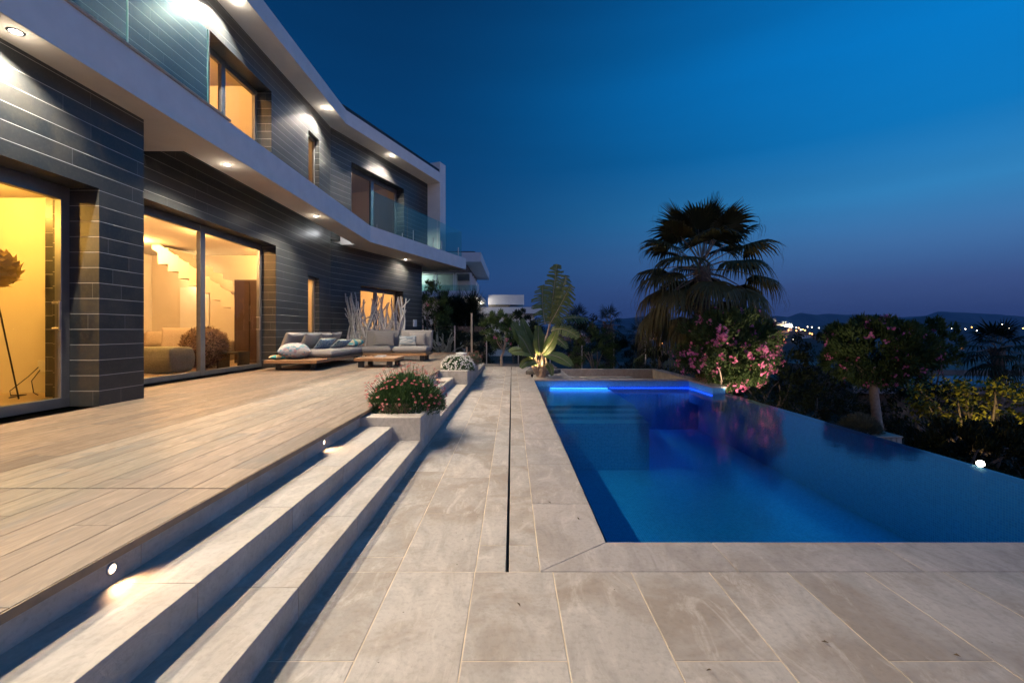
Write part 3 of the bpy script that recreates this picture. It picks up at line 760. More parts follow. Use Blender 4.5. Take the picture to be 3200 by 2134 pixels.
def flowers(mb, cs, n, size, c, bias=None):
    for _ in range(n):
        q, v = rng.choice(cs)
        if bias and not bias(q, v): continue
        o = q + v * .20 + rv(.10)
        for _ in range(rng.randint(3, 7)):
            p = o + rv(.075)
            nrm = (v + rv(.7)).normalized(); a = nrm.orthogonal().normalized(); b = nrm.cross(a); rr = rng.random()
            for k in range(5):
                t = k * 2 * math.pi / 5; t2 = t + .55
                mb.face([p, p + (a * math.cos(t - .45) + b * math.sin(t - .45)) * size * .75 + nrm * size * .1, p + (a * math.cos(t) + b * math.sin(t)) * size + nrm * size * .2, p + (a * math.cos(t + .45) + b * math.sin(t + .45)) * size * .75 + nrm * size * .1], r=rr)

def oleander(name, label, cat, base, c, rad, clumps, per, stems, nfl, bias=None, trunk_top=None, seed=1, l=.13, bark=M_PALEBARK, r0=.045, group=None):
    global rng
    keep = rng; rng = random.Random(seed)
    t = thing(name, label, cat, tuple(base), group); L = Vector(base)
    mb = MB(Matrix.Translation(-L)); cs = crown(mb, c, rad, clumps, per, l, l * .19); mb.build('foliage', M_OLE, t)
    mb = MB(Matrix.Translation(-L)); b = Vector(base)
    if trunk_top is not None:
        tt = Vector(trunk_top); mid = b.lerp(tt, .5) + Vector((-.05, 0, .05))
        mb.tube([b, b.lerp(mid, .5), mid, mid.lerp(tt, .5), tt], [r0 * 1.25, r0 * 1.05, r0, r0 * .95, r0 * .9], 8); b = tt; rr = r0 * .55
    else: rr = r0
    tips = []
    for i in range(stems):
        a = i * 2 * math.pi / stems + rng.uniform(-.2, .2); q = rng.uniform(.35, .75)
        tips.append((c[0] + rad[0] * q * math.cos(a), c[1] + rad[1] * q * math.sin(a), c[2] - rad[2] * rng.uniform(.0, .45)))
    branchy(mb, b, tips, rr); mb.build('trunk', bark, t, smooth=True)
    if nfl:
        mb = MB(Matrix.Translation(-L)); flowers(mb, cs, nfl, .033, c, bias); mb.build('blossom', M_PINK, t)
    rng = keep
    return t
# pink oleander at the far pool corner
bo = P(1655, 905, 11.3); co = P(1664, 798, 11.6)
ol = oleander('oleander', 'large round oleander full of pink blossom at the far corner of the pool', 'flowering shrub', bo, co, (1.20, 1.1, .92), 280, 120, 9, 820,
              lambda q, v: (q.z < co.z + .25 and (rng.random() < .95) and q.y < co.y + .5) or (rng.random() < .35), seed=3, r0=.04, l=.15)
# standard oleander beyond the infinity edge
bt = P(2033, 1030, 12.0); bt.z = -2.2; tt = P(2004, 885, 12.0); ct = P(2009, 808, 12.1)
oleander('oleander', 'dark oleander tree on one bare trunk with a few pink clusters beyond the infinity edge', 'tree', bt, ct, (1.24, 1.2, .88), 250, 110, 9, 170,
         lambda q, v: q.y < ct.y + .3, trunk_top=tt, seed=5, bark=M_PALEBARK, r0=.115, l=.16)
# small oleander beyond the end of the terrace
bs = P(1152, 841, 16.6); ts = P(1157, 806, 16.6); cs_ = P(1148, 757, 16.7)
oleander('oleander', 'small oleander tree with forked pale stem at the end of the terrace', 'tree', bs, cs_, (.66, .6, .66), 80, 60, 7, 26, lambda q, v: q.z < cs_.z, trunk_top=ts, seed=8, r0=.045)

# ---- fan palm --------------------------------------------------------------
def fan_palm(name, label, base, top, n, petiole, blade, seed, mat=M_PALM, tr=.17, segs=30, up=1.0, group=None):
    global rng
    keep = rng; rng = random.Random(seed)
    t = thing(name, label, 'palm tree', tuple(base), group); L = Vector(base); top = Vector(top)
    T = Matrix.Translation(-L); mb = MB(T); pts = []; rad = []
    b = Vector(base)
    for i in range(13):
        f = i / 12; pts.append(b.lerp(top, f) + Vector((.05 * math.sin(f * 3), 0, 0))); rad.append(tr * (1.05 + (.12 if i % 2 else 0) + .2 * f))
    mb.tube(pts, rad, 12)
    for i in range(120 if tr > .1 else 0):
        f = rng.uniform(.35, 1); a = rng.uniform(0, 6.28); p = b.lerp(top, f) + Vector((math.cos(a), math.sin(a), 0)) * tr * 1.15
        leaf(mb, p, Vector((math.cos(a), math.sin(a), 1.2)), .22, .09, 0)
    mb.build('trunk', M_BARK, t)
    cr = MB(T); pet = MB(T)
    for i in range(n):
        f = (i + .5) / n; az = i * 2.39996 + rng.uniform(-.2, .2)
        el = R(84 - 124 * f) * up + R(rng.uniform(-7, 7))
        out = Vector((math.cos(az), math.sin(az), 0)); d = out * math.cos(el) + Vector((0, 0, 1)) * math.sin(el)
        lp = petiole * rng.uniform(.85, 1.15) * (.78 + .42 * f); p0 = top + out * tr * .6 + Vector((0, 0, (.5 - f) * .75))
        sag = Vector((0, 0, -1)) * (.12 + .18 * f) * lp
        pp = [p0, p0 + d * lp * .5 + sag * .25, p0 + d * lp + sag]
        pet.tube(pp, [.022, .016, .010], 4)
        dd = (pp[2] - pp[1]).normalized(); hub = pp[2]
        side = dd.cross(Vector((0, 0, 1)))
        side = side.normalized() if side.length > .05 else Vector((-math.sin(az), math.cos(az), 0))
        nrm = side.cross(dd).normalized(); r0 = rng.random() * .6 + (.35 if f > .7 else 0)
        bl = blade * rng.uniform(.9, 1.1)
        for k in range(segs):
            a = (k / (segs - 1) - .5) * R(215); ln = bl * (1 - .22 * abs(a / R(108)) ** 2) * rng.uniform(.92, 1.06)
            rd_ = dd * math.cos(a) + side * math.sin(a)
            perp = rd_.cross(nrm).normalized(); g = Vector((0, 0, -1)); rws = []
            droop = (.10 + 1.15 * f ** 1.4) * rng.uniform(.75, 1.3)
            for s_, w_ in ((0.02, .008), (.35, .046), (.58, .034), (.8, .016), (1.0, .003)):
                dr = max(0, s_ - .42) ** 1.5 * droop * 1.9
                c_ = hub + rd_ * ln * (s_ - .38 * dr * s_) + g * ln * dr * .85 + nrm * (-abs(a) * .05 * s_ * ln)
                w2 = min(w_, s_ * ln * R(215) / segs * .62) * bl
                rws.append([c_ - perp * w2, c_ + nrm * w2 * .5, c_ + perp * w2])
            cr.grid(rws, r=min(1, r0 + rng.uniform(0, .2)))
            if s_ and rng.random() < .25:
                tip = rws[-1][1]; cr.tube([tip, tip + rd_ * .05 + g * .12, tip + g * .32 * bl], [.004, .003, .001], 3, r=.8)
    cr.build('crown', mat, t); pet.build('petiole', M_PALEBARK, t)
    rng = keep
    return t
ptop = P(1612, 612, 13.2)
fan_palm('fan_palm', 'tall fan palm with shaggy drooping fronds rising behind the pink oleander', P(1606, 1000, 13.2), ptop, 42, 1.15, 1.08, 11, tr=.17, segs=36)

# ---- paddle-leaved bird of paradise -----------------------------------------
pb = P(1238, 862, 12.9)
bird = thing('bird_of_paradise', 'tall bird of paradise plant with torn paddle leaves lit from below at the pool corner', 'plant', tuple(pb))
T = Matrix.Translation(-pb)
lm = MB(T); sm_ = MB(T)
def paddle(p0, p1, p2, w, torn=0.0, r=.5, face=None):
    """leaf blade along a bent midrib p0-p1-p2, w = full width; torn > 0 splits it into strips"""
    p0, p1, p2 = Vector(p0), Vector(p1), Vector(p2); n = 26; fr = Vector(face) if face else Vector((0, -1, .2))
    def mid(t): return p0 * (1 - t) ** 2 + p1 * 2 * t * (1 - t) + p2 * t * t
    def half(t): return w / 2 * (math.sin(math.pi * min(1, max(0, t * .93 + .05))) ** .55)
    sm_.tube([mid(i / 10) for i in range(11)], [.014 * (1 - .8 * i / 10) for i in range(11)], 4)
    for sd in (-1, 1):
        prev = None; i = 0
        while i < n:
            step = 1 if torn else n
            t0, t1 = i / n, min(1, (i + (1 if torn else 1)) / n)
            a, b = mid(t0), mid(t1); tg = (mid(min(1, t0 + .04)) - mid(max(0, t0 - .04))).normalized()
            s = tg.cross(fr).normalized() * sd; nn = s.cross(tg) * sd
            k0 = half(t0) * (rng.uniform(.8, 1.08) if torn else 1); k1 = half(t1) * (rng.uniform(.8, 1.08) if torn else 1)
            gap = torn * (b - a).length * .27
            sw = tg * (.30 * k0 * rng.uniform(.3, 1.5) if torn else .12 * k0); dz = Vector((0, 0, -.35 * k0 * torn * rng.uniform(.2, 1.8)))
            q1 = a + s * k0 * .30 + nn * .10 * k0 + sw * .5; q2 = b + s * k1 * .30 + nn * .10 * k1 + sw * .5
            e1 = a + s * k0 + sw + dz + tg * gap; e2 = b + s * k0 * .96 + sw + dz - tg * gap * .5; q2 = q2 - tg * gap * .5; q1 = q1 + tg * gap * .3
            rr = min(1, max(0, r + rng.uniform(-.12, .12)))
            lm.face([a, b, q2, q1], r=rr); lm.face([q1, q2, e2, e1], r=rr)
            i += 1
def Q(px, py, dy=0.0): return P(px, py, 12.9 + dy)
keep = rng; rng = random.Random(21)
# upper torn leaves
paddle(Q(1262, 745), Q(1268, 690), Q(1279, 607), .62, .8, .35)
paddle(Q(1266, 740, .15), Q(1285, 690, .2), Q(1300, 632, .3), .66, .9, .2, face=(-.5, -1, .1))
paddle(Q(1252, 745, -.15), Q(1243, 710, -.2), Q(1246, 655, -.3), .74, .8, .45, face=(.4, -1, .1))
paddle(Q(1264, 742, -.1), Q(1285, 705, -.2), Q(1310, 655, -.4), .66, .9, .3, face=(-.3, -1, .1))
paddle(Q(1268, 742, .2), Q(1300, 722, .4), Q(1350, 732, .6), .46, .8, .25, face=(0, -.6, 1))
paddle(Q(1265, 760, -.1), Q(1290, 745, -.3), Q(1328, 775, -.6), .44, .2, .65, face=(.2, -1, .6))
paddle(Q(1262, 775, -.1), Q(1280, 770, -.3), Q(1302, 800, -.4), .30, .1, .5, face=(.2, -1, .5))
# lower broad leaves
paddle(Q(1232, 810, -.1), Q(1215, 790, -.3), Q(1198, 732, -.5), .36, 0, .55, face=(.5, -1, 0))
paddle(Q(1228, 815, -.2), Q(1205, 790, -.6), Q(1176, 742, -.9), .46, 0, .7, face=(.3, -1, .5))
paddle(Q(1240, 815, -.2), Q(1235, 790, -.5), Q(1236, 748, -.7), .32, 0, .3, face=(.2, -1, 0))
paddle(Q(1225, 820, -.2), Q(1205, 800, -.6), Q(1172, 810, -1.0), .50, 0, .95, face=(.1, -.7, .9))
paddle(Q(1222, 822, -.3), Q(1200, 770, -.8), Q(1188, 768, -1.2), .44, .1, .8, face=(.4, -1, .4))
paddle(Q(1243, 812, -.2), Q(1262, 800, -.5), Q(1276, 762, -.7), .34, 0, .25, face=(-.4, -1, 0))
paddle(Q(1250, 815, -.2), Q(1282, 812, -.5), Q(1312, 840, -.7), .40, 0, .4, face=(0, -.8, .8))
paddle(Q(1230, 838, -.3), Q(1212, 820, -.6), Q(1196, 845, -.8), .26, 0, .9, face=(.1, -1, .5))
paddle(Q(1236, 838, -.3), Q(1228, 822, -.5), Q(1216, 838, -.7), .22, 0, 1.0, face=(.1, -1, .5))
paddle(Q(1252, 838, -.2), Q(1262, 830, -.4), Q(1268, 862, -.5), .20, 0, .8, face=(.1, -1, .4))
paddle(Q(1244, 820, .0), Q(1248, 785, .1), Q(1232, 748, .3), .3, .1, .2, face=(.2, -1, 0))
lm.build('foliage', M_BANANA, bird, smooth=False)
for a, b_, c_, r_ in ((Q(1243, 864), Q(1250, 800), Q(1263, 742), .060), (Q(1238, 864), Q(1230, 830), Q(1232, 805, -.1), .045), (Q(1246, 864, -.1), Q(1246, 835, -.2), Q(1243, 808, -.2), .045),
                      (Q(1236, 864), Q(1222, 840, -.1), Q(1222, 818, -.2), .035), (Q(1250, 864, -.1), Q(1256, 838, -.2), Q(1252, 812, -.2), .035), (Q(1240, 864, .2), Q(1238, 840, .2), Q(1246, 810, .2), .04)):
    sm_.tube([a, a.lerp(b_, .5) + rv(.02), b_, b_.lerp(c_, .5), c_], [r_ * 1.4, r_ * 1.15, r_, r_ * .7, r_ * .45], 7)
for i in range(26):
    p = Q(1242 + rng.uniform(-9, 9), 862 - rng.uniform(0, 45), rng.uniform(-.2, .2)); leaf(sm_, p, Vector((rng.uniform(-1, 1), rng.uniform(-1, .2), rng.uniform(-.6, 1.2))), rng.uniform(.15, .4), .06, .5)
sm_.build('stem', M_PALEBARK, bird, smooth=True)
# stones round its bed
mb = MB(Matrix.Translation(-Vector((.9, 13.5, 0)))); mb.prism([(.40, 13.4), (1.0, 13.35), (1.5, 13.9), (1.30, 14.3), (.55, 14.5)], -.02, .11); bd = thing('stone_edging', 'low rough stone edging around the foot of the bird of paradise', 'edging', (.9, 13.5, 0))
mb.build('edging_stone', M_RIM, bd, bevel=.03)
mb = MB(); mb.box(.50, 1.40, 12.25, 15.1, -.3, -.012); tag(mb.build('soil_bed', M_COPE), kind='structure')
ul = thing('garden_uplight', 'small spot lamp on a spike lighting the bird of paradise from below', 'garden light', (.55, 12.15 + .25, 0))
mb = MB(); mb.lathe([(.0001, 0), (.03, 0), (.036, .07), (.030, .075)], (0, 0, .03), 14); mb.tube([(0, 0, 0), (0, 0, .035)], .008, 6); mb.build('housing', M_DARKMET, ul, smooth=True)
mb = MB(); mb.lathe([(.0001, .0), (.029, .0)], (0, 0, .098), 14); mb.build('lens', lens, ul)
spot('uplight_beam', (0, 0, .12), (.18, .45, 1.2), 125, (1.0, .70, .36), 100, .7, .03, ul)
ul2 = thing('garden_uplight', 'small spot lamp in the ground lighting the pink oleander from below', 'garden light', (5.2, 10.35, -.45))
mb = MB(); mb.lathe([(.0001, 0), (.03, 0), (.036, .07), (.030, .075)], (.12, 0, 0), 14); mb.build('housing', M_DARKMET, ul2, smooth=True)
spot('uplight_beam', (.12, -.3, .10), (-.1, .9, 1.0), 90, (1.0, .75, .55), 150, .8, .03, ul2)
spot('uplight_beam', (1.3, -.9, .0), (1.2, 1.2, 1.2), 150, (1.0, .78, .62), 130, .8, .03, ul2)
rng = keep

# ---- flower bushes -------------------------------------------------------------
def mound(name, label, c, rad, nleaf, nfl, mats, flower, seed, stalk=.10, fsize=.016, ll=.06):
    global rng
    kp = rng; rng = random.Random(seed)
    t = thing(name, label, 'flower bush', tuple(c)); mb = MB(); C0 = Vector((0, 0, rad[2] * .1))
    for _ in range(nleaf):
        v = rv().normalized(); v.z = abs(v.z) * .98 - .12; k = rng.uniform(.35, 1) ** .6
        p = Vector((v.x * rad[0], v.y * rad[1], v.z * rad[2])) * k * (1 + .12 * noise.noise(v * 3)); leaf(mb, p, v + rv(.6) + Vector((0, 0, .7)), ll * rng.uniform(.6, 1.3), ll * .16, min(1, max(0, .5 * k + rng.uniform(-.3, .4))), .1)
    mb.build('foliage', mats, t)
    fl = MB(); stm = MB()
    for _ in range(nfl):
        v = rv().normalized(); v.z = abs(v.z) ** .8; k = 1 + .12 * noise.noise(v * 3)
        p = Vector((v.x * rad[0], v.y * rad[1], v.z * rad[2])) * k; tip = p + (v * .5 + Vector((0, 0, .7)) + rv(.35)) * stalk * rng.uniform(.3, 1.1)
        stm.tube([p * .85, tip], [.0022, .0016], 3)
        nrm = (v + Vector((0, -.3, .8)) + rv(.45)).normalized(); a = nrm.orthogonal().normalized(); b = nrm.cross(a); rr = rng.random(); s = fsize * rng.uniform(.75, 1.2)
        for q_ in range(7):
            th_ = q_ * 2 * math.pi / 7
            fl.face([tip, tip + (a * math.cos(th_ - .3) + b * math.sin(th_ - .3)) * s * .8 + nrm * .002, tip + (a * math.cos(th_) + b * math.sin(th_)) * s - nrm * .003, tip + (a * math.cos(th_ + .3) + b * math.sin(th_ + .3)) * s * .8 + nrm * .002], r=rr)
    fl.build('blossom', flower, t); stm.build('flower_stem', M_GREENFL, t)
    rng = kp; return t
mound('daisy_bush', 'rounded green bush with coral pink daisies in the near planter', (-1.27, 5.50, .37), (.45, .54, .43), 17000, 300, M_GREENFL, M_REDPINK, 31, .085)
mound('daisy_bush', 'mound thick with small white flowers in the farther planter', (-1.24, 10.42, .40), (.37, .48, .30), 6000, 620, M_GREENFL, M_PALEFL, 32, .04, .018)
mound('daisy_bush', 'small reddish green bush behind the white flower mound', (-1.05, 12.3, .40), (.22, .42, .28), 4500, 120, M_GREYLEAF, M_REDPINK, 33, .1, .014)
lv = thing('lavender_plant', 'thin lavender stems with lilac tips leaning out beside the coral daisies', 'plant', (-1.42, 6.3, .24))
s_ = MB(); f_ = MB(); kp = rng; rng = random.Random(5)
for _ in range(90):
    b = Vector((rng.uniform(-.10, .10), rng.uniform(-.3, .9), 0)); tp = b + Vector((rng.uniform(-.12, .35), rng.uniform(-.2, .35), rng.uniform(.12, .36)))
    s_.tube([b, b.lerp(tp, .5) + Vector((0, 0, .06)), tp], [.003, .0022, .0018], 3)
    if rng.random() < .45:
        for _ in range(5): leaf(f_, tp + rv(.018), rv() + Vector((0, 0, .4)), .022, .014, rng.random())
s_.build('stem', M_GREYLEAF, lv); f_.build('blossom', M_LILAC, lv); rng = kp
br = MB(); kp = rng; rng = random.Random(9)
for _ in range(260): leaf(br, Vector((rng.uniform(-.14, .14), rng.uniform(-.05, .08), rng.uniform(0, .09))), rv() + Vector((0, -.2, .6)), .06, .02, rng.random())
tag(br.build('dry_plant', plain('dry_leaf', (.30, .20, .13), .9)), 'small dry brownish plant on the gravel at the near planter front', 'plant').location = (-1.30, 5.06, .36); rng = kp

# ================================================================== FURNITURE ON THE DECK
def fabric(name, c, c2=None, scale=90):
    m = Mat(name); w = m.noise(m.obj((1, 1, 1)), scale, 3); big = m.noise(m.obj(), 3, 3)
    col = m.mix(m.rmp(w, .35, .65), c, tuple(x * .72 for x in c)); col = m.mix(m.math('MULTIPLY', m.rmp(big, .4, .7), .25), col, c2 or tuple(x * 1.2 for x in c))
    m.base(col); m.rough(.95); m.b.inputs['Specular IOR Level'].default_value = .15; m.bump(w, .25, .002); return m.m
M_GREY = fabric('grey_fabric', (.25, .235, .225)); M_BEIGE = fabric('beige_fabric', (.55, .47, .36))
def pattern(name, cols, sx, sy, sc=14, thr=.5):
    m = Mat(name); v = m.n('ShaderNodeTexVoronoi'); m.set(v.inputs['Vector'], m.obj((sx, sy, sx))); v.inputs['Scale'].default_value = sc
    wn_ = m.n('ShaderNodeSeparateColor'); m.set(wn_.inputs[0], v.outputs['Color'])
    c = m.mix(m.math('GREATER_THAN', wn_.outputs[0], .35), cols[0], cols[1]); c = m.mix(m.math('GREATER_THAN', wn_.outputs[1], .70), c, cols[2]); c = m.mix(m.math('GREATER_THAN', wn_.outputs[2], .82), c, cols[3])
    m.base(c); m.rough(.9); return m.m
M_IKAT = pattern('blue_ikat_fabric', [(.46, .50, .50), (.20, .32, .38), (.34, .44, .47), (.12, .20, .25)], 1, 2.6, 34)
M_PATCH = pattern('patchwork_fabric', [(.50, .46, .40), (.36, .38, .42), (.12, .28, .34), (.38, .25, .26)], 1, 1.7, 19)
M_PATCHY = pattern('ochre_patchwork_fabric', [(.50, .42, .25), (.42, .38, .22), (.05, .30, .32), (.50, .46, .38)], 1, 1, 7)
M_STRIPE = pattern('striped_woven_fabric', [(.30, .32, .33), (.12, .15, .18), (.20, .24, .27), (.36, .35, .32)], .12, 1, 44)
mt = Mat('teak'); rt = mt.obj((1, 1, 1)); g_ = mt.noise(mt.obj((6, 60, 60)), 1.3, 5); g3 = mt.noise(mt.obj((60, 6, 60)), 1.1, 5)
mt.base(mt.mix(mt.rmp(mt.math('ADD', g_, g3), .8, 1.2), (.36, .20, .095), (.22, .115, .05))).rough(.5); M_TEAK = mt.m

def cushion(name, par, loc, w, d, h, rot=(0, 0, 0), mat=None, puff=.35, n=14, pinch=.05, sq=4, world=False):
    """soft pad: w x d footprint, h thick, fuller in the middle"""
    mb = MB(); rows_t = []; rows_b = []
    for sgn in (1, -1):
        rows = []
        for i in range(n + 1):
            u = math.sin((i / n - .5) * math.pi) ; row = []
            for j in range(n + 1):
                v = math.sin((j / n - .5) * math.pi)
                e = ((1 - abs(u) ** sq) * (1 - abs(v) ** sq)); th_ = h / 2 * (e ** .42) * (1 - puff + puff * (1 - .5 * (u * u + v * v)))
                row.append((u * w / 2 * (1 - pinch * (1 - v * v) * .0 - pinch * (1 - abs(v) ** 2) * .6), v * d / 2 * (1 - pinch * (1 - abs(u) ** 2) * .6), sgn * th_ + .004 * noise.noise(Vector((u * 3 + loc[0] * 7, v * 3, sgn)))))
            rows.append(row if sgn > 0 else row[::-1])
        mb.grid(rows)
    o = mb.build(name, mat or M_GREY, par, smooth=True, weld=True); o.location = loc; o.rotation_euler = rot
    return o
def legframe(x, y, w, par, hgt, dpt=.07, name='leg'):
    mb = MB(); mb.box(x - w / 2, x + w / 2, y - dpt / 2, y + dpt / 2, 0, hgt); return mb.build(name, M_DARKMET, par, bevel=.003)
# sofa along the house
s1 = thing('corner_sofa', 'grey cushioned teak platform sofa running along the dark house wall', 'sofa', (-4.70, 11.6, ZD))
mb = MB(); mb.box(-.57, .56, -1.95, 1.35, .155, .225); mb.build('platform', M_TEAK, s1, bevel=.006)
for x in (-.40, .36):
    for y in (-1.65, 1.05): legframe(x, y, .10, s1, .154)
for y in (-1.65, 1.05):
    mb = MB(); mb.box(-.35, .31, y - .03, y + .03, 0, .02); mb.build('runner', M_DARKMET, s1)
cushion('seat_cushion', s1, (.10, -.52, .315), .90, 1.30, .20, puff=.15, pinch=.01, sq=14)
cushion('seat_cushion', s1, (.10, .72, .315), .90, 1.18, .20, puff=.15, pinch=.01, sq=14)
cushion('back_cushion', s1, (-.50, -.62, .56), .52, 1.24, .20, (0, R(-68), 0), puff=.2, pinch=.02, sq=10)
cushion('back_cushion', s1, (-.50, .66, .56), .52, 1.24, .20, (0, R(-68), 0), puff=.2, pinch=.02, sq=10)
s2 = thing('corner_sofa', 'grey cushioned teak platform sofa facing the camera behind the coffee table', 'sofa', (-3.30, 13.1, ZD))
mb = MB(); mb.box(-1.0, .92, -.47, .45, .155, .225); mb.build('platform', M_TEAK, s2, bevel=.006)
for x in (-.75, .78):
    for y in (-.34, .33): legframe(x, y, .13, s2, .154)
cushion('seat_cushion', s2, (-.52, -.06, .315), .92, .86, .20, puff=.12, pinch=.01, sq=14)
cushion('seat_cushion', s2, (.45, -.06, .315), .96, .86, .20, puff=.12, pinch=.01, sq=14)
cushion('back_cushion', s2, (-.52, .40, .60), .98, .54, .20, (R(78), 0, 0), puff=.2, pinch=.02, sq=10)
cushion('back_cushion', s2, (.47, .42, .60), .96, .54, .20, (R(78), 0, 0), puff=.2, pinch=.02, sq=10)
def pillow(label, loc, w, h, t, rot, mat, name='cushion', fr=False):
    o = cushion(name, None, loc, w, h, t, rot, mat, puff=.5, pinch=.14); tag(o, label, 'cushion')
    if fr:
        mb = MB(); kp = random.Random(3)
        for sx, sy in ((1, 0), (-1, 0), (0, 1), (0, -1)):
            for i in range(40):
                k = i / 39 * 2 - 1; p = Vector((sx * w * .475 if sx else k * w * .49, sy * h * .475 if sy else k * h * .49, 0))
                mb.tube([p, p + Vector((sx * .03, sy * .03, kp.uniform(-.015, .015)))], .003, 3)
        fo = mb.build('fringe', M_PALEFL, o)
    return o
pillow('plain grey cushion nearest the house end of the long sofa', (-4.86, 10.95, ZD + .60), .42, .55, .17, (0, R(-62), R(-14)), M_GREY)
pillow('plain grey cushion in the middle of the long sofa', (-4.86, 11.75, ZD + .60), .42, .55, .17, (0, R(-62), R(-8)), M_GREY)
pillow('plain grey cushion at the far end of the long sofa', (-4.88, 12.45, ZD + .62), .44, .52, .17, (0, R(-62), R(-10)), M_GREY)
pillow('blue grey patterned cushion with white fringe, the nearer of two on the long sofa', (-4.58, 11.12, ZD + .53), .34, .52, .15, (0, R(-48), R(-20)), M_IKAT, fr=True)
pillow('blue grey patterned cushion with white fringe, the farther of two on the long sofa', (-4.50, 12.0, ZD + .51), .34, .52, .14, (0, R(-35), R(-20)), M_IKAT, fr=True)
pillow('striped blue grey cushion leaning on the back of the sofa facing the camera', (-3.02, 13.16, ZD + .56), .50, .30, .13, (R(72), 0, R(4)), M_STRIPE)
pillow('grey cushion on the left half of the sofa facing the camera', (-3.72, 13.25, ZD + .60), .62, .42, .16, (R(76), 0, 0), M_GREY)
pillow('grey cushion on the right end of the sofa facing the camera', (-2.76, 13.28, ZD + .60), .50, .40, .15, (R(76), 0, 0), M_GREY)
o = cushion('floor_pouf', None, (-4.86, 10.16, ZD + .40), .66, .62, .36, (0, 0, R(25)), M_PATCH, puff=.35, pinch=.06, sq=3); tag(o, 'plump multicoloured patchwork pouf on the near end of the platform sofa', 'pouf')
o = cushion('floor_pouf', None, (-4.42, 12.65, ZD + .50), .58, .40, .22, (0, R(-8), R(70)), M_PATCHY, puff=.4, pinch=.06, sq=3); tag(o, 'ochre and teal patchwork pouf lying in the corner between the two sofas', 'pouf')
o = cushion('small_cloth', None, (-5.12, 9.95, ZD + .275), .34, .3, .10, (0, 0, .4), M_PATCHY, puff=.5, sq=3); tag(o, 'small crumpled patterned cloth at the near corner of the platform sofa', 'cloth')
# coffee table
ct_ = thing('coffee_table', 'low square teak coffee table on dark metal legs on the deck', 'table', (-3.18, 10.98, ZD))
mb = MB()
for i in range(7): mb.box(-.47, .47, -.475 + i * .136, -.475 + i * .136 + .134, .145, .215, r=rng.random())
mb.build('table_top', M_TEAK, ct_, bevel=.003)
for x in (-.34, .33):
    for y in (-.36, .36): legframe(x, y, .12, ct_, .144, .09)
bk = thing('book', 'stack of two pale books on the coffee table', 'book', (-3.16, 10.98, ZD + .216))
mb = MB(); mb.box(-.14, .10, -.1, .1, 0, .022); mb.build('lower_book', plain('paper', (.55, .53, .50), .7), bk); mb = MB(Matrix.Rotation(.2, 4, 'Z')); mb.box(-.09, .12, -.09, .09, .0225, .04); mb.build('upper_book', plain('grey_cover', (.35, .36, .38), .5), bk)

# driftwood screen
dr = thing('driftwood_screen', 'tall screen of tangled bleached driftwood branches in front of the lit window', 'sculpture', (-4.3, 14.35, ZD))
mb = MB(); kp = rng; rng = random.Random(77)
def stick(p, d, l, r, wob=.18):
    pts = [Vector(p)]; d = Vector(d).normalized(); n = 9
    for i in range(n):
        d = (d + rv(wob * 1.35)).normalized(); d.y *= .7
        pts.append(pts[-1] + d * l / n)
    mb.tube(pts, [r * (1 - .60 * (i / n) ** 1.6) * rng.uniform(.85, 1.15) for i in range(n + 1)], 6)
    return pts
mains = []
def limb(a, b, r, bow, tip=.5):
    a, b = Vector(a), Vector(b); n = 10; side = Vector((rng.uniform(-1, 1), rng.uniform(-.3, .3), 0)) * bow; s2 = Vector((rng.uniform(-1, 1), 0, rng.uniform(-.3, .3))) * bow * .45
    pts = [a.lerp(b, i / n) + side * math.sin(math.pi * i / n) + s2 * math.sin(2.6 * math.pi * i / n) + rv(.012) for i in range(n + 1)]
    mb.tube(pts, [r * (1 - (1 - tip) * i / n) * rng.uniform(.85, 1.2) for i in range(n + 1)], 7); return pts
for i in range(24):
    x = -.92 + 1.78 * i / 23 + rng.uniform(-.04, .04); lean = rng.choice((-1, 1)) * rng.uniform(.12, .58)
    if i < 4: lean = -rng.uniform(.0, .22)
    if i > 20: lean = rng.uniform(-.05, .14)
    h = rng.uniform(1.75, 2.12) * (1 - .10 * abs(i - 12) / 12 * rng.random())
    pts = limb((x, rng.uniform(-.14, .14), 0), (max(-1.0, min(.98, x + lean)), rng.uniform(-.12, .12), h), rng.uniform(.042, .062), .14, .38); mains.append(pts)
for i in range(44):
    p = rng.choice(mains); q_ = min(mains, key=lambda o: abs((o[5].x - p[5].x) - rng.choice((-.34, .34)))); limb(p[rng.randint(1, 5)], q_[rng.randint(5, 9)], rng.uniform(.024, .036), .07, .6)
for p in mains[::2]:
    k = rng.randint(6, 8); limb(p[k], p[k] + Vector((rng.choice((-1, 1)) * rng.uniform(.12, .3), 0, rng.uniform(.15, .4))), .024, .03, .5)
mb.build('branches', M_DRIFT, dr, smooth=True); rng = kp
o2_ = O2 + D * 4.72 + NOUT * .002
nb = MB(Matrix(((D.x, NOUT.x, 0, o2_.x), (D.y, NOUT.y, 0, o2_.y), (0, 0, 1, 0), (0, 0, 0, 1)))); nb.box(-.11, .11, 0, .05, 1.44, 1.72)
nbt = MB(Matrix(((D.x, NOUT.x, 0, o2_.x), (D.y, NOUT.y, 0, o2_.y), (0, 0, 1, 0), (0, 0, 0, 1))))
for i in range(6): nbt.box(-.08, .08 - .02 * (i % 3), .0505, .0515, 1.48 + i * .036, 1.485 + i * .036)
wb = tag(nb.build('wall_panel', plain('panel_white', (.62, .62, .66), .5), bevel=.008), 'small white control panel on the dark wall right of the lit window', 'control panel')
nbt.build('display_line', plain('panel_grey', (.35, .36, .40), .5), wb)
mb = MB(); mb.lathe([(.0001, .155), (.165, .155), (.175, .145), (.175, .09), (.16, .085), (.15, 0), (.0001, 0)], (-1.72, 14.4, ZD), 28)
so = MB(); mb.M = Matrix.Translation(-Vector((-1.72, 14.4, ZD)))
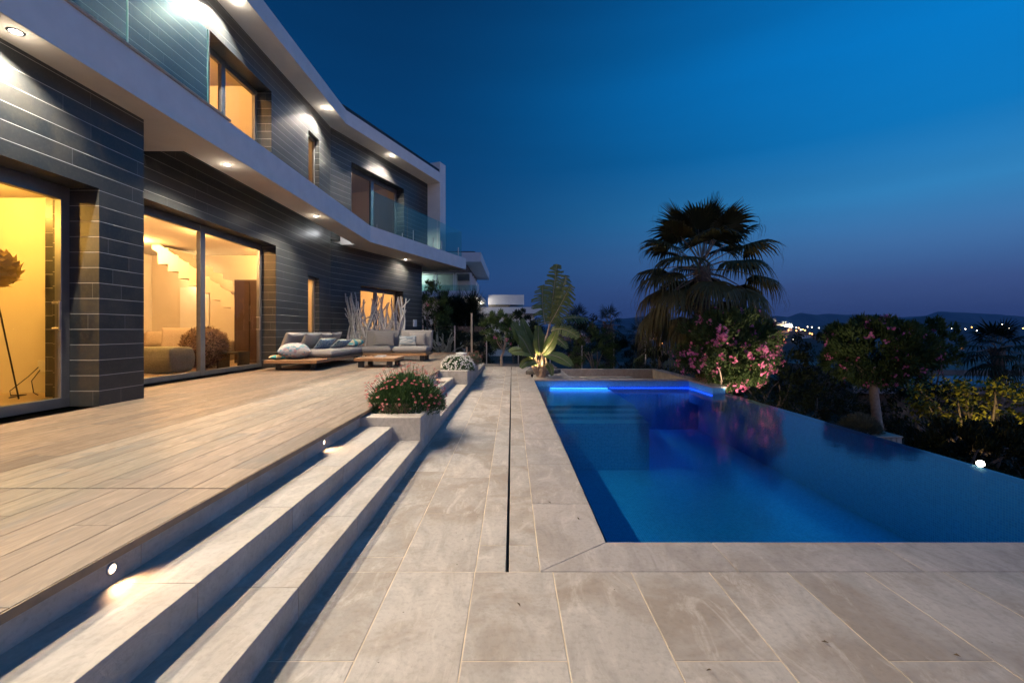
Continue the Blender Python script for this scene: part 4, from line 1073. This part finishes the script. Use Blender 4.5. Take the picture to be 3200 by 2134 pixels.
mb2 = MB(); mb2.lathe([(.0001, .155), (.165, .155), (.175, .145), (.175, .09), (.16, .085), (.15, 0), (.0001, 0)], (0, 0, 0), 28)
o = mb2.build('garden_stool', M_WHITE, smooth=True); o.location = (-1.60, 14.4, ZD); tag(o, 'low round white stool on the deck behind the white flower mound', 'stool')

# ================================================================== THINGS INSIDE THE ROOMS
fl_ = thing('floor_lamp', 'floor lamp with a round shade of overlapping petals and thin legs in the corner room', 'lamp', (-6.32, 5.55, ZD + .014))
M_PETAL = plain('petal_shade', (.80, .62, .22), .45, .2, 8); kp = rng; rng = random.Random(4)
mb = MB(); cc = Vector((0, 0, 1.60))
for ring, (el, n_, ln, wd) in enumerate(((70, 6, .17, .16), (48, 9, .19, .17), (26, 11, .20, .18), (4, 12, .20, .18), (-18, 12, .20, .18), (-40, 10, .18, .16), (-62, 7, .15, .14))):
    for k in range(n_):
        a = (k + ring * .5) * 2 * math.pi / n_; e_ = R(el); o_ = Vector((math.cos(a) * math.cos(e_), math.sin(a) * math.cos(e_), math.sin(e_)))
        tg = Vector((-math.sin(a), math.cos(a), 0)); upv = o_.cross(tg)
        b_ = cc + o_ * .20 - upv * .11; rows = []
        for i in range(6):
            t = i / 5; wv = wd * math.sin(math.pi * (.18 + .80 * t)) / 2; ctr = b_ + upv * ln * t * -1 * (-1) + o_ * (.05 * t * t + .012)
            rows.append([ctr - tg * wv - o_ * wv * .35, ctr + o_ * .0, ctr + tg * wv - o_ * wv * .35])
        mb.grid(rows, r=rng.random())
mb.build('lamp_shade', M_PETAL, fl_, smooth=True)
mb = MB()
for a in (0.3, 2.4, 4.5): mb.tube([(0, 0, 1.42), (.24 * math.cos(a), .24 * math.sin(a), 0)], .009, 6)
mb.build('leg', M_DARKMET, fl_)
mb = MB(); 
cab = [Vector((-6.42, 6.17, .80)), Vector((-6.50, 6.12, .68)), Vector((-6.62, 6.0, .50)), Vector((-6.5, 5.9, .455)), Vector((-6.38, 5.98, .455)), Vector((-6.30, 5.7, .455))]
mb.tube(cab, .006, 5); cab2 = [Vector((-6.40, 6.17, .76)), Vector((-6.44, 6.1, .62)), Vector((-6.36, 6.05, .47)), Vector((-6.2, 5.95, .455))]; mb.tube(cab2, .006, 5)
tag(mb.build('lamp_cable', M_DARKMET), 'black cables trailing from the wall socket to the floor lamp', 'cable')
mb = MB(); mb.box(-.09, .09, -.012, 0, -.05, .11); sk = mb.build('wall_socket', M_WHITE, bevel=.006); sk.location = (-6.36, 6.198, .78); tag(sk, 'white double socket low on the yellow wall beside the floor lamp', 'socket')
mb = MB(); mb.lathe([(.028, 0), (.028, .03), (.0001, .03)], (0, 0, 0), 12); 
# living room
tb = thing('woven_ball', 'large rough ball of brown woven twigs behind the big window', 'ornament', (-6.92, 10.25, ZD + .46 + .014))
mb = MB(); n_ = 16; rows = [[(.42 * math.sin(math.pi * i / n_) * math.cos(2 * math.pi * k / 24), .42 * math.sin(math.pi * i / n_) * math.sin(2 * math.pi * k / 24), .42 * math.cos(math.pi * i / n_)) for k in range(24)] for i in range(n_ + 1)]
mb.grid(rows, closed=True)
for _ in range(3200):
    v = rv().normalized(); d = (v.cross(rv()) + v * .25).normalized(); p = v * rng.uniform(.42, .465); s = v.cross(d) * .009; l = rng.uniform(.05, .10)
    mb.face([p - s, p + s, p + s * .6 + d * l, p - s * .6 + d * l], r=rng.random())
mb.build('twig_shell', leafmat('twig_bark', (.10, .06, .035), (.36, .25, .16), .8), tb)
M_FUZZ = fabric('fuzzy_green_fabric', (.30, .30, .20), (.45, .45, .35), 40)
pf = cushion('fuzzy_pouf', None, (-7.0, 9.15, ZD + .014 + .26), .78, .70, .52, (0, 0, 0), M_FUZZ, puff=.05, pinch=0, sq=18); tag(pf, 'square shaggy grey green pouf just inside the big window', 'pouf')
si = thing('indoor_sofa', 'beige sofa inside the living room behind the shaggy pouf', 'sofa', (-8.6, 11.7, ZD + .014))
mb = MB(); mb.box(-1.1, 1.0, -.4, .4, .05, .42); mb.build('seat', M_BEIGE, si, bevel=.05, seg=3); mb = MB(); mb.box(-1.1, 1.0, .25, .5, .05, .80); mb.build('backrest', M_BEIGE, si, bevel=.06, seg=3)
for sx in (-1.2, 1.0):
    mb = MB(); mb.box(sx, sx + .2, -.4, .5, .05, .58); mb.build('armrest', M_BEIGE, si, bevel=.05, seg=3)
for x in (-.55, .45): cushion('back_cushion', si, (x, .2, .62), .9, .42, .18, (R(75), 0, 0), M_BEIGE)
ch = thing('lounge_chair', 'beige lounge chair between the pouf and the woven ball', 'chair', (-7.75, 10.6, ZD + .014), rz=.5)
mb = MB(); mb.box(-.38, .38, -.4, .35, .26, .42); mb.build('seat', M_BEIGE, ch, bevel=.05, seg=3)
cushion('backrest', ch, (0, .36, .62), .8, .62, .16, (R(70), 0, 0), M_BEIGE)
for x in (-.32, .32):
    for y in (-.32, .3):
        mb = MB(); mb.tube([(x, y, 0), (x, y, .27)], .018, 8); mb.build('leg', M_DARKMET, ch)
cbn = thing('cabinet', 'tall dark cabinet under the staircase in the living room', 'cabinet', (-6.75, 12.0, ZD + .014))
mb = MB(); mb.box(-.42, .40, -.25, .3, 0, 2.15); mb.build('carcass', plain('walnut', (.030, .018, .015), .35, .2, 4), cbn, bevel=.004)
for x0 in (-.40, .0):
    mb = MB(); mb.box(x0, x0 + .38, -.272, -.252, .1, 2.1); mb.build('door', plain('walnut_door', (.035, .020, .017), .25, .15, 4), cbn, bevel=.003)
sdt = thing('side_table', 'low black box table beside the woven ball inside the window', 'table', (-6.35, 10.35, ZD + .014)); mb = MB(); mb.box(-.27, .25, -.2, .25, .32, .36); mb.build('table_top', M_DARKMET, sdt, bevel=.004)
for x in (-.25, .21):
    mb = MB(); mb.box(x, x + .04, -.18, .23, 0, .32); mb.build('leg', M_DARKMET, sdt)
# staircase, part of the villa
mb = MB(); n_ = 11
for i in range(n_):
    x = -9.15 + i * .27; z = 3.42 - i * .185
    mb.box(x, x + .27, 11.75, 12.7, z - .42, z)
mb.face([(-9.3, 11.76, 3.40), (-6.1, 11.76, 1.20), (-6.1, 12.69, 1.20), (-9.3, 12.69, 3.40)])
mb.face([(-9.3, 11.755, 3.40), (-6.1, 11.755, 1.20), (-6.1, 11.755, 1.45), (-9.3, 11.755, 3.65)]); mb.build('staircase', M_PLASTER, villa)
mb = MB(); mb.box(-9.75, -8.9, 13.36, 13.385, ZD + .03, 2.55); mb.build('room_door', M_WHITE, villa, bevel=.004)
point('wall_lamp_light', (-9.15, 13.1, 2.75), 26, (1.0, .66, .30), .05)
point('wall_lamp_light', (-7.3, 13.1, 2.35), 22, (1.0, .66, .30), .05)
wl = MB(); wl.lathe([(.0001, -.05), (.05, -.05), (.05, .05), (.0001, .05)], (-9.15, 13.3, 2.85), 14); wl.build('wall_lamp', pl, villa)
mb = MB(); mb.box(-10.3, -7.6, 9.0, 9.1, 3.44, 3.46); mb.build('cove_strip', emit('cove_glow', (1.0, .72, .35), 3.0), villa)

# ================================================================== END OF THE GARDEN
# glass fence across the end of the terrace
gf = thing('glass_fence', 'low glass fence with slim posts across the end of the terrace', 'fence', (0, 17.9, 0))
for i in range(7):
    x0 = -3.5 + i * 1.25
    mb = MB(); mb.box(x0 + .03, x0 + 1.2, -.006, .006, .05 if x0 > -1.5 else ZD, 1.15 if x0 > -1.5 else 1.45); mb.build('glass_panel', M_FENCEGLASS, gf)
for i in range(8):
    x0 = -3.5 + i * 1.25; mb = MB(); mb.box(x0 - .02, x0 + .02, -.02, .02, -.3, 1.18 if x0 > -1.5 else 1.48); mb.build('post', M_STEEL, gf, bevel=.003)
mb = MB(); mb.box(-6, 1.6, 16.2, 18.2, -.4, -.03); tag(mb.build('garden_path', M_RIM), kind='structure')
mb = MB(); mb.box(-6.2, -1.57, 17.72, 18.6, -.4, .20); tag(mb.build('side_path', M_RIM), kind='structure')
p = P(1083, 800, 17.6); o = MB(); o.box(-.035, .035, -.035, .035, 0, 2.05); po = o.build('wooden_post', plain('pale_wood', (.36, .30, .25), .8), bevel=.004); po.location = (p.x, 17.6, -.1); tag(po, 'tall slim square post at the left end of the glass fence', 'post')
o = MB(); o.box(-.03, .03, -.03, .03, 0, .75); po = o.build('wooden_post', bpy.data.materials['pale_wood'], bevel=.004); po.location = (p.x - .18, 17.5, -.1); tag(po, 'short square post standing beside the tall slim one', 'post')
# second driftwood piece
mb = MB(); kp = rng; rng = random.Random(55)
for i in range(16):
    stick((rng.uniform(-.2, .2), rng.uniform(-.1, .1), 0), (rng.uniform(-.5, .5), 0, 1), rng.uniform(.8, 1.15), rng.uniform(.03, .05), .22)
o = mb.build('driftwood_sculpture', M_DRIFT, smooth=True); o.location = (-2.75, 18.3, .19); tag(o, 'small driftwood bundle behind the glass fence right of the sofa', 'sculpture'); rng = kp
mb = MB()
for x in (-2.55, -2.05, -1.45): mb.box(x, x + .32, 18.9, 19.3, 0, .12)
# shrubs, one by one
def shrub(name, label, c, rad, clumps, per, l, mat, seed, w=.28, nfl=0, cat='shrub', up=.35, group=None):
    global rng
    kp = rng; rng = random.Random(seed); z0 = gh(c[0], c[1]); t = thing(name, label, cat, (c[0], c[1], z0), group)
    M = Matrix.Translation(-Vector((c[0], c[1], z0)))
    mb = MB(M); cs = crown(mb, c, rad, clumps, per, l, l * w, up=up); mb.build('foliage', mat, t)
    mb = MB(M); branchy(mb, (c[0], c[1], z0), [(c[0] + rng.uniform(-.5, .5) * rad[0], c[1] + rng.uniform(-.5, .5) * rad[1], c[2]) for _ in range(5)], .05); mb.build('stem', M_BARK, t)
    if nfl: mb = MB(M); flowers(mb, cs, nfl, .03, c); mb.build('blossom', M_PINK, t)
    rng = kp; return t
shrub('garden_shrub', 'dark oleander shrub with rare pink dots right of the paddle leaves', P(1362, 808, 17.5), (.95, .8, 1.0), 70, 55, .13, M_OLE, 41, .2, 12)
shrub('garden_shrub', 'dark shrub mass between the shrub with pink dots and the yellow lit leaves', P(1440, 822, 18.5), (1.1, .8, .8), 60, 45, .14, M_DARKLEAF, 42)
shrub('garden_shrub', 'tall dark shrub behind the paddle leaved plant', P(1325, 775, 20), (1.1, .9, 1.1), 60, 45, .16, M_DARKLEAF, 43)
shrub('garden_shrub', 'dark shrub left of the forked small oleander', P(1110, 790, 19), (.8, .8, 1.0), 55, 45, .14, M_DARKLEAF, 44)
shrub('garden_shrub', 'big dark oleander hedge plant beside the corner of the villa', P(995, 725, 19.8), (.85, .8, 1.5), 80, 60, .15, M_OLE, 45, .2, 5)
shrub('garden_shrub', 'dark rounded shrub behind the small oleander tree', P(1195, 765, 21), (1.0, .8, 1.0), 50, 45, .16, M_DARKLEAF, 46)
shrub('garden_shrub', 'wide dark shrub under the fan palm left of the pink oleander', P(1530, 842, 15.8), (.95, .5, .62), 60, 45, .14, M_DARKLEAF, 47)
shrub('garden_shrub', 'low dark shrub in front of the wall of the neighbouring house', P(1045, 772, 22), (1.9, .8, 1.3), 150, 45, .18, M_DARKLEAF, 48)
shrub('garden_shrub', 'dark hedge plant between the small oleander and the paddle leaved plant', P(1222, 800, 20), (1.0, .7, .95), 90, 50, .15, M_DARKLEAF, 49)
shrub('garden_shrub', 'low dark hedge plant behind the glass fence posts', P(1075, 800, 19.6), (.9, .5, .7), 90, 50, .14, M_DARKLEAF, 50)
shrub('garden_shrub', 'low dark hedge plant behind the sofa end and the glass fence', P(1010, 800, 19.6), (.9, .5, .6), 80, 50, .14, M_DARKLEAF, 51)
# beyond the infinity edge
for i, (px, py, y, rx, rz, m_, lb) in enumerate(((1850, 915, 15, 1.8, 1.1, M_DARKLEAF, 'low dark hedge plant right below the pink oleander'),
        (1760, 880, 14, 1.5, 1.1, M_DARKLEAF, 'dark bush behind the right side of the pink oleander'),
        (1880, 850, 19, 1.7, 1.6, M_DARKLEAF, 'dark bush filling the gap between the two oleanders'),
        (2130, 960, 15, 1.6, 1.2, M_DARKLEAF, 'dark bush right of the bare oleander trunk'),
        (2225, 1035, 8.6, 1.2, .45, M_DARKLEAF, 'low dark plant above the garden lamp'),
        (2345, 1040, 9.0, 1.2, .6, M_DARKLEAF, 'dark bush at the right edge below the yellow green tree'),
        (2150, 790, 17, .9, .9, M_OLE, 'dark shrub touching the right side of the oleander tree'),
        (2050, 920, 18, 1.8, 1.3, M_DARKLEAF, 'dark bush seen behind the bare oleander trunk'))):
    shrub('slope_shrub', lb, P(px, py, y), (rx, rx * .8, rz), 80, 46, .16, m_, 60 + i)
c = P(1975, 962, 8.9); c.z = -.42
kp = rng; rng = random.Random(70); t = thing('lavender_bush', 'round grey green bush in a stone trough beyond the infinity edge', 'shrub', (c.x, c.y, c.z - .25))
mb = MB()
for _ in range(3800):
    v = rv().normalized(); v.z = abs(v.z); leaf(mb, Vector((v.x * .34, v.y * .34, v.z * .32)) * rng.uniform(.5, 1), v + rv(.25) + Vector((0, 0, .4)), .10, .012, rng.random())
mb.build('foliage', M_GREYLEAF, t); rng = kp
t.location = (c.x, c.y, -.70)
mb = MB()
for i in range(9): mb.box(-.47 + i * .105, -.37 + i * .105, -.35, .35, -.6, 0, r=rng.random())
mb.box(-.48, .48, -.37, .37, 0, .03)
o = mb.build('stone_trough', M_STEP, bevel=.01); o.location = (c.x + .05, c.y, -.72); tag(o, 'pale stone trough under the round grey green bush', 'planter')
# yellow lit tree
yt = P(2240, 930, 12.5)
kp = rng; rng = random.Random(90); z0 = gh(yt.x, yt.y); t = thing('fig_tree', 'loose yellow green tree lit by a lamp on the slope at the right', 'tree', (yt.x, yt.y, z0)); M = Matrix.Translation(-Vector((yt.x, yt.y, z0)))
mb = MB(M); tips = []
for _ in range(60):
    q = Vector((yt.x + rng.uniform(-1.7, 1.5), yt.y + rng.uniform(-.7, .7), yt.z + rng.uniform(-.6, .65))); tips.append(q)
    for _ in range(34): leaf(mb, q + rv(.24), rv() + Vector((0, -.3, .2)), rng.uniform(.10, .17), .085, rng.random(), .1)
mb.build('foliage', M_YELLEAF, t); mb = MB(M); branchy(mb, (yt.x, yt.y, z0), tips[::4], .05); mb.build('trunk', M_BARK, t)
spot('path_lamp_light', (yt.x - .8, yt.y - 2.0, yt.z - .85), (yt.x, yt.y, yt.z), 150, (1.0, .72, .25), 95, .8, .05); rng = kp
# small palm with a yellow lit leaf left of the pink oleander
sp = P(1512, 800, 16.3); spt = thing('young_palm', 'young palm with one bright amber leaf left of the pink oleander', 'palm tree', (sp.x, sp.y, gh(sp.x, sp.y)))
fb = fan_palm('tmp', 'x', (sp.x, sp.y, gh(sp.x, sp.y) ), (sp.x, sp.y, .95), 12, .50, .55, 15, mat=M_BANANA, tr=.06, segs=14)
bpy.data.objects.remove(spt); fb.name = 'young_palm'; tag(fb, 'young palm with amber lit leaves left of the pink oleander', 'palm tree')
spot('path_lamp_light', (sp.x + .1, sp.y - .6, .2), (sp.x, sp.y, 1.2), 14, (1.0, .55, .12), 80, .8, .04)
# dark palms farther off
def far_palm(px, py, y, bl, seed, label, n=24):
    tp = P(px, py, y); fan_palm('fan_palm', label, (tp.x, tp.y, gh(tp.x, tp.y) - .1), tuple(tp), n, bl * .75, bl, seed, mat=M_DARKLEAF, tr=.16, segs=14)
far_palm(1397, 745, 22, .50, 101, 'dark palm against the sky right of the paddle leaves')
far_palm(1325, 742, 24, .55, 102, 'dark palm just right of the torn paddle leaves')
far_palm(1470, 770, 23, .45, 103, 'short dark palm left of the big fan palm')
far_palm(2290, 800, 17.5, .72, 104, 'dark palm by the flat roof at the right edge', 30)
def yucca(px, py, y, r, seed, label):
    global rng
    kp = rng; rng = random.Random(seed); c = P(px, py, y); z0 = gh(c.x, c.y); t = thing('yucca', label, 'plant', (c.x, c.y, z0)); M = Matrix.Translation(-Vector((c.x, c.y, z0)))
    mb = MB(M)
    for _ in range(1200):
        v = rv().normalized(); v.z = v.z * .7 + .3; p = c + rv(.12) + Vector((0, 0, -rng.random() ** 2 * 1.1)); d = v.normalized(); s = d.cross(Vector((0, 0, 1)) + rv(.2)).normalized() * .018; l = r * rng.uniform(.7, 1.1)
        mb.face([p - s, p + s, p + s * .7 + d * l * .6, p + d * l, p - s * .7 + d * l * .6], r=rng.random())
    mb.build('foliage', M_DARKLEAF, t); mb = MB(M); mb.tube([(c.x, c.y, z0), tuple(c)], [.12, .09], 8); mb.build('trunk', M_BARK, t); rng = kp
yucca(1022, 700, 21, .95, 111, 'spiky dark yucca nearest the villa corner')
yucca(1052, 705, 22, .95, 112, 'spiky dark yucca in the middle in front of the neighbouring house')
yucca(1085, 700, 21, .95, 113, 'spiky dark yucca beside the tall slim post')

# garden lamp at the infinity edge
gl_ = P(2251, 1064, 5.15)
t = thing('garden_lamp', 'bright round garden lamp glaring just outside the infinity edge', 'lamp', (gl_.x, gl_.y, gl_.z))
aim = Vector((-.75, -.6, .25)).normalized(); Rm = aim.to_track_quat('Z', 'Y').to_matrix().to_4x4()
mb = MB(Rm); mb.lathe([(.0001, -.08), (.035, -.08), (.042, 0), (.038, .004), (.034, -.008)], (0, 0, 0), 20); mb.build('housing', M_DARKMET, t, smooth=True)
mb = MB(Rm); mb.lathe([(.034, -.006), (.0001, -.006)], (0, 0, 0), 20); mb.build('lens', emit('lamp_lens', (1.0, .90, .75), 60), t)
mb = MB(); mb.tube([(0.02, .02, -.05), (0.03, .03, -.7)], .012, 6); mb.build('stake', M_DARKMET, t)
spot('lamp_beam', tuple(aim * .02), tuple(aim), 3, (1, .88, .7), 120, .8, .04, t)
point('lamp_spill', (.05, .08, .06), 1.2, (1, .85, .6), .04, t)

# ================================================================== NEIGHBOURING HOUSES
M_NWHITE = plain('neighbour_render', (.74, .73, .73), .8, .06, 2)
nh = thing('neighbour_house', 'white modern two storey house with deep roof and glazed upper floor behind the garden', 'house', (-2.4, 35, 0))
def nb_(name, x0, x1, y0, y1, z0, z1, mat, par=None, bevel=0):
    par = par or nh; mb = MB(Matrix.Translation(-Vector(nh.location if par is nh else par.location))); mb.box(x0, x1, y0, y1, z0, z1); return mb.build(name, mat, par, bevel=bevel)
nb_('roof', -13, -2.38, 35, 47.6, 6.55, 7.28, M_NWHITE); nb_('roof_edge', -12.5, -2.9, 35.6, 47, 7.281, 7.46, M_ROOF)
nb_('soffit_beam', -13, -3.6, 36.6, 46.5, 5.95, 6.549, M_RIM)
nb_('balcony', -13, -2.62, 34.2, 48, 3.80, 4.25, M_NWHITE); nb_('wall', -13, -3.2, 38.0, 47.0, -2, 3.8, M_NWHITE); nb_('rear_wall', -13, -3.4, 43.0, 47.0, 4.25, 5.95, M_NWHITE)
mb = MB(Matrix.Translation(-Vector(nh.location))); mb.face([(-13, 34.25, 3.85), (-2.66, 34.25, 3.85), (-2.66, 34.25, 4.7), (-13, 34.25, 4.7)]); mb.build('balustrade_pane', M_BALGLASS, nh)
for i, (x0, x1, k) in enumerate(((-12.9, -8.9, 0), (-8.7, -6.3, 1), (-6.15, -4.7, 2), (-4.6, -3.3, 3))):
    w = bpy.data.objects.new('window', None); COL.objects.link(w); w.parent = nh; w.location = (x0 - nh.location.x, 37 - 35, 4.25)
    mb = MB(); mb.box(0, .07, 0, .08, 0, 1.7); mb.box(x1 - x0 - .07, x1 - x0, 0, .08, 0, 1.7); mb.box(.07, x1 - x0 - .07, .002, .078, 0, .06); mb.box(.07, x1 - x0 - .07, .002, .078, 1.64, 1.7); mb.build('frame', M_NWHITE, w)
    mb = MB(); mb.face([(0, .04, 0), (x1 - x0, .04, 0), (x1 - x0, .04, 1.7), (0, .04, 1.7)]); mb.build('glazing', M_GLASS, w)
nb_('curtain', -8.7, -4.6, 38.4, 38.45, 4.25, 5.95, plain('pale_curtain', (.42, .50, .48), .9, .08, 3))
for y in (37.5, 39.2, 40.9): nb_('column', -3.5, -3.3, y, y + .15, 4.25, 5.95, M_NWHITE)
point('neighbour_room_light', (-7.4, 37.7, 5.6), 45, (.75, 1.0, .90), .2); point('neighbour_room_light', (-9.6, 37.8, 5.6), 70, (.85, .95, 1.0), .2)
for i, y in enumerate((36.0, 39.5, 43.0)):
    mb = MB(Matrix.Translation(-Vector(nh.location))); mb.lathe([(.0001, 3.79), (.08, 3.79)], (-2.9, y, 0), 12); mb.build('downlight', dl, nh)
    point('neighbour_light', (-2.95, y, 3.6), 90, (1, .92, .75), .06)
an = thing('neighbour_annex', 'low white flat roofed building right of the neighbouring two storey house', 'building', (0, 41, 0))
def an_(name, *a): mb = MB(Matrix.Translation(-Vector((0, 41, 0)))); mb.box(*a[:6]); return mb.build(name, a[6], an)
an_('upper_roof', -2.1, 1.06, 40, 44, 3.55, 4.40, M_NWHITE); an_('upper_wall', -2.1, -.2, 40.6, 43.5, 3.30, 3.548, M_RIM)
an_('lower_roof', -3.0, 2.6, 39.5, 45, 2.75, 3.30, M_NWHITE); an_('wall', -3.0, 2.0, 40.5, 44.5, -1, 2.749, M_NWHITE)
nr = thing('neighbour_roof', 'wide flat roofed low building below the terrace at the right edge', 'building', (20, 24, 0))
mb = MB(Matrix.Translation(-Vector((20, 24, 0)))); mb.prism([(13.5, 18.0), (30, 17.2), (34, 22), (15.5, 22)], -1.2, -.92); mb.build('roof', plain('flat_roof', (.36, .36, .40), .8, .1, 1), nr)
mb = MB(Matrix.Translation(-Vector((20, 24, 0)))); mb.prism([(14.3, 18.8), (29, 18.2), (33, 21.6), (16, 21.6)], -5.5, -1.21); mb.build('wall', M_RIM, nr)
mb = MB(Matrix.Translation(-Vector((20, 24, 0)))); mb.box(17.5, 34, 23.5, 30, -3, -.75); mb.build('rear_block', M_RIM, nr)

# ================================================================== THE VALLEY
# floodlit church on its hill
cp = on_ground(1800, 752, 2.0, 900) if False else Vector((740, 1230, gh(740, 1230)))
CH = Vector((P(1797, 750, 1230).x, 1230, P(1797, 751, 1230).z))
ch_ = thing('hilltop_church', 'floodlit pale church with an amber tower on the distant hilltop', 'church', tuple(CH))
M_CH = plain('church_stone', (.55, .48, .36), .9, .1, .2)
mb = MB(); mb.box(-27, 22, -7, 7, -14, 8.5); mb.box(-22, 8, -5, 5, 8.5, 11); mb.build('nave', M_CH, ch_)
mb = MB(); mb.box(-28, -20.5, -5, 3, -10, 21); mb.prism([(-27, -4), (-21.5, -4), (-21.5, 2), (-27, 2)], 21, 24); mb.build('tower', M_CH, ch_)
for x, z in ((-1, 11), (5.5, 10.5), (14, 8.5)):
    mb = MB(); mb.lathe([(4 * math.cos(a * math.pi / 12), 1.5 + 5.2 * math.sin(a * math.pi / 12)) for a in range(7)], (x, 0, z - 1), 16); mb.build('dome', M_WHITE, ch_, smooth=True)
for x, e_, c_ in ((-16, 40000, (1, .72, .35)), (2, 90000, (1, .84, .55)), (14, 150000, (1, .88, .62)), (-26, 40000, (1, .50, .14))):
    point('floodlight', (CH.x + x, CH.y - 16, CH.z - 1), e_, c_, 1.0)
# lamps of the town
lo = emit('street_lamp_amber', (1.0, .42, .10), 14); lw = emit('street_lamp_white', (1.0, .86, .66), 16); lh = emit('lit_facade_glow', (1.0, .40, .12), .9)
def town_lamp(px, py, mat, s, grp, label):
    p = on_ground(px, py, 8, 70); zz = gh(p.x, p.y); k = p.y / 1045 * s
    t = thing('town_lamp', label, 'street lamp', (p.x, p.y, zz), grp); h = p.z - zz
    mb = MB(); mb.tube([(0, 0, 0), (0, 0, h)], .12, 5); mb.build('pole', M_DARKMET, t)
    mb = MB(); mb.lathe([(.0001, -k), (k * .7, -k * .7), (k, 0), (k * .7, k * .7), (.0001, k)], (0, 0, h), 8); mb.build('lantern', mat, t)
AM = [(1767, 1037 / 1.361, 0)]
def c5(x, y): return ((2350 + x / 5.88) / 1.361, (950 + y / 5.88) / 1.361)
def c6(x, y): return ((2800 + x / 3.485) / 1.361, (950 + y / 3.485) / 1.361)
def c7(x, y): return ((1550 + x / 2.613) / 1.361, (800 + y / 2.613) / 1.361)
amber = [c5(*q) for q in ((355, 645), (480, 505), (585, 650), (860, 440), (815, 490), (930, 468), (975, 485), (1060, 540), (1102, 550), (1405, 488), (670, 480))] + \
        [c6(*q) for q in ((52, 178), (485, 275), (825, 252), (1270, 335), (1385, 265), (655, 280))] + [c7(*q) for q in ((1195, 590), (1312, 580), (1230, 635), (1355, 712))]
white = [c5(*q) for q in ((183, 380), (425, 370), (690, 398), (715, 380), (815, 432), (895, 475), (765, 650), (1295, 590), (1020, 420), (1100, 425), (440, 470), (1230, 440))] + \
        [c6(*q) for q in ((340, 290), (375, 292), (445, 272), (490, 265), (755, 272), (880, 290), (905, 292), (1155, 220), (1235, 262), (1225, 320), (1328, 322), (165, 222), (610, 268), (700, 285))]
for x, y in amber: town_lamp(x, y, lo, 1.25, 'amber lamps of the distant town', 'tiny amber street lamp in the distant town')
for x, y in white: town_lamp(x, y, lw, 1.0, 'white lamps of the distant town', 'tiny white street lamp in the distant town')
def far_house(px, py, w, h, label, mat=None, lit=False, dep=8):
    p = on_ground(px, py, .5, 70); k = p.y / 1045
    t = thing('distant_house', label, 'house', (p.x, p.y, gh(p.x, p.y)))
    W, H = w * k, h * k; mb = MB(); mb.box(-W / 2, W / 2, 0, dep, -3, H); mb.build('wall', mat or M_NWHITE, t)
    mb = MB(); mb.prism([(-W / 2 - .4, -.4), (W / 2 + .4, -.4), (W / 2 + .4, dep + .4), (-W / 2 - .4, dep + .4)], H, H + .4); mb.build('roof', M_RIM, t)
    n = max(2, int(W / 4))
    for i in range(n):
        x = -W / 2 + W * (i + .5) / n; mb = MB(); mb.box(x - W / n * .28, x + W / n * .28, -.06, -.02, H * .3, H * .8); mb.build('window', lh if lit else M_ROOF, t)
for x, y, w, h, lb, lit in ((*c5(610, 545), 17, 5, 'long orange lit house below the hilltop church', True), (*c5(700, 505), 9, 7, 'orange lit house just under the church', True),
                            (*c5(945, 1095), 16, 19, 'pale small house low on the slope between the two oleanders', False), (*c5(1000, 640), 20, 6, 'pale blue grey house right below the church lights', False),
                            (*c6(622, 325), 11, 4, 'orange lit house on the plain at the right', True), (*c6(712, 505), 13, 7, 'orange lit house in the dark fields by the right palm', True),
                            (*c7(1300, 615), 30, 7, 'long orange lit buildings glimpsed left of the pink oleander', True), (*c5(1040, 465), 16, 3, 'low reddish building beside the church lights', True)):
    far_house(x, y, w, h, lb, lit=lit)
# groves on the plain: masses nobody could count
mb = MB(); kp = rng; rng = random.Random(200)
for _ in range(1500):
    y = rng.uniform(60, 1) if False else 45 * (60 ** rng.random()); x = y * rng.uniform(-.15, 1.35)
    if x < 6: continue
    z = gh(x, y); s = rng.uniform(1.0, 2.1) * (1 + y / 2500)
    for _ in range(10): 
        q = Vector((x, y, z + s * .7)) + Vector((rng.uniform(-1, 1) * s, rng.uniform(-1, 1) * s, rng.uniform(-.6, .6) * s)); a = rv(s * .55); b = rv(s * .55); mb.face([q, q + a, q + a * .5 + b, q + b], r=rng.random())
tag(mb.build('distant_groves', M_DARKLEAF), 'dark groves covering the valley', 'trees', kind='stuff'); rng = kp
# leaf and pebble litter on the paving
mb = MB(); kp = rng; rng = random.Random(300)
for px, py in ((1621, 1542), (2188, 1505), (1265, 1157), (1330, 1195), (1195, 1395), (1885, 1475)):
    y = 1.3 * 1045 / (py - 758); x = (px - 1175.5) / 1045 * y
    leaf(mb, Vector((x, y, .006)), Vector((rng.uniform(-1, 1), rng.uniform(-1, 1), .25)), .03, .012, rng.random(), .4)
tag(mb.build('fallen_leaves', plain('dry_scrap', (.10, .07, .04), .9)), 'few tiny dry leaves on the paving', 'leaves', kind='stuff'); rng = kp
# ================================================================== HAZE over the valley
mb = MB(); mb.box(-7500, 9000, -420, 7600, -140, 330)
hz = mb.build('haze', Mat('air').m); tag(hz, 'thin evening haze over the valley', 'haze', kind='stuff')
hm = bpy.data.materials['air']; hn = hm.node_tree; hn.nodes.remove(hn.nodes['Principled BSDF'])
pv = hn.nodes.new('ShaderNodeVolumePrincipled'); pv.inputs['Color'].default_value = (.30, .58, 1.0, 1); pv.inputs['Density'].default_value = 7e-5
hn.links.new(pv.outputs[0], hn.nodes['Material Output'].inputs['Volume'])
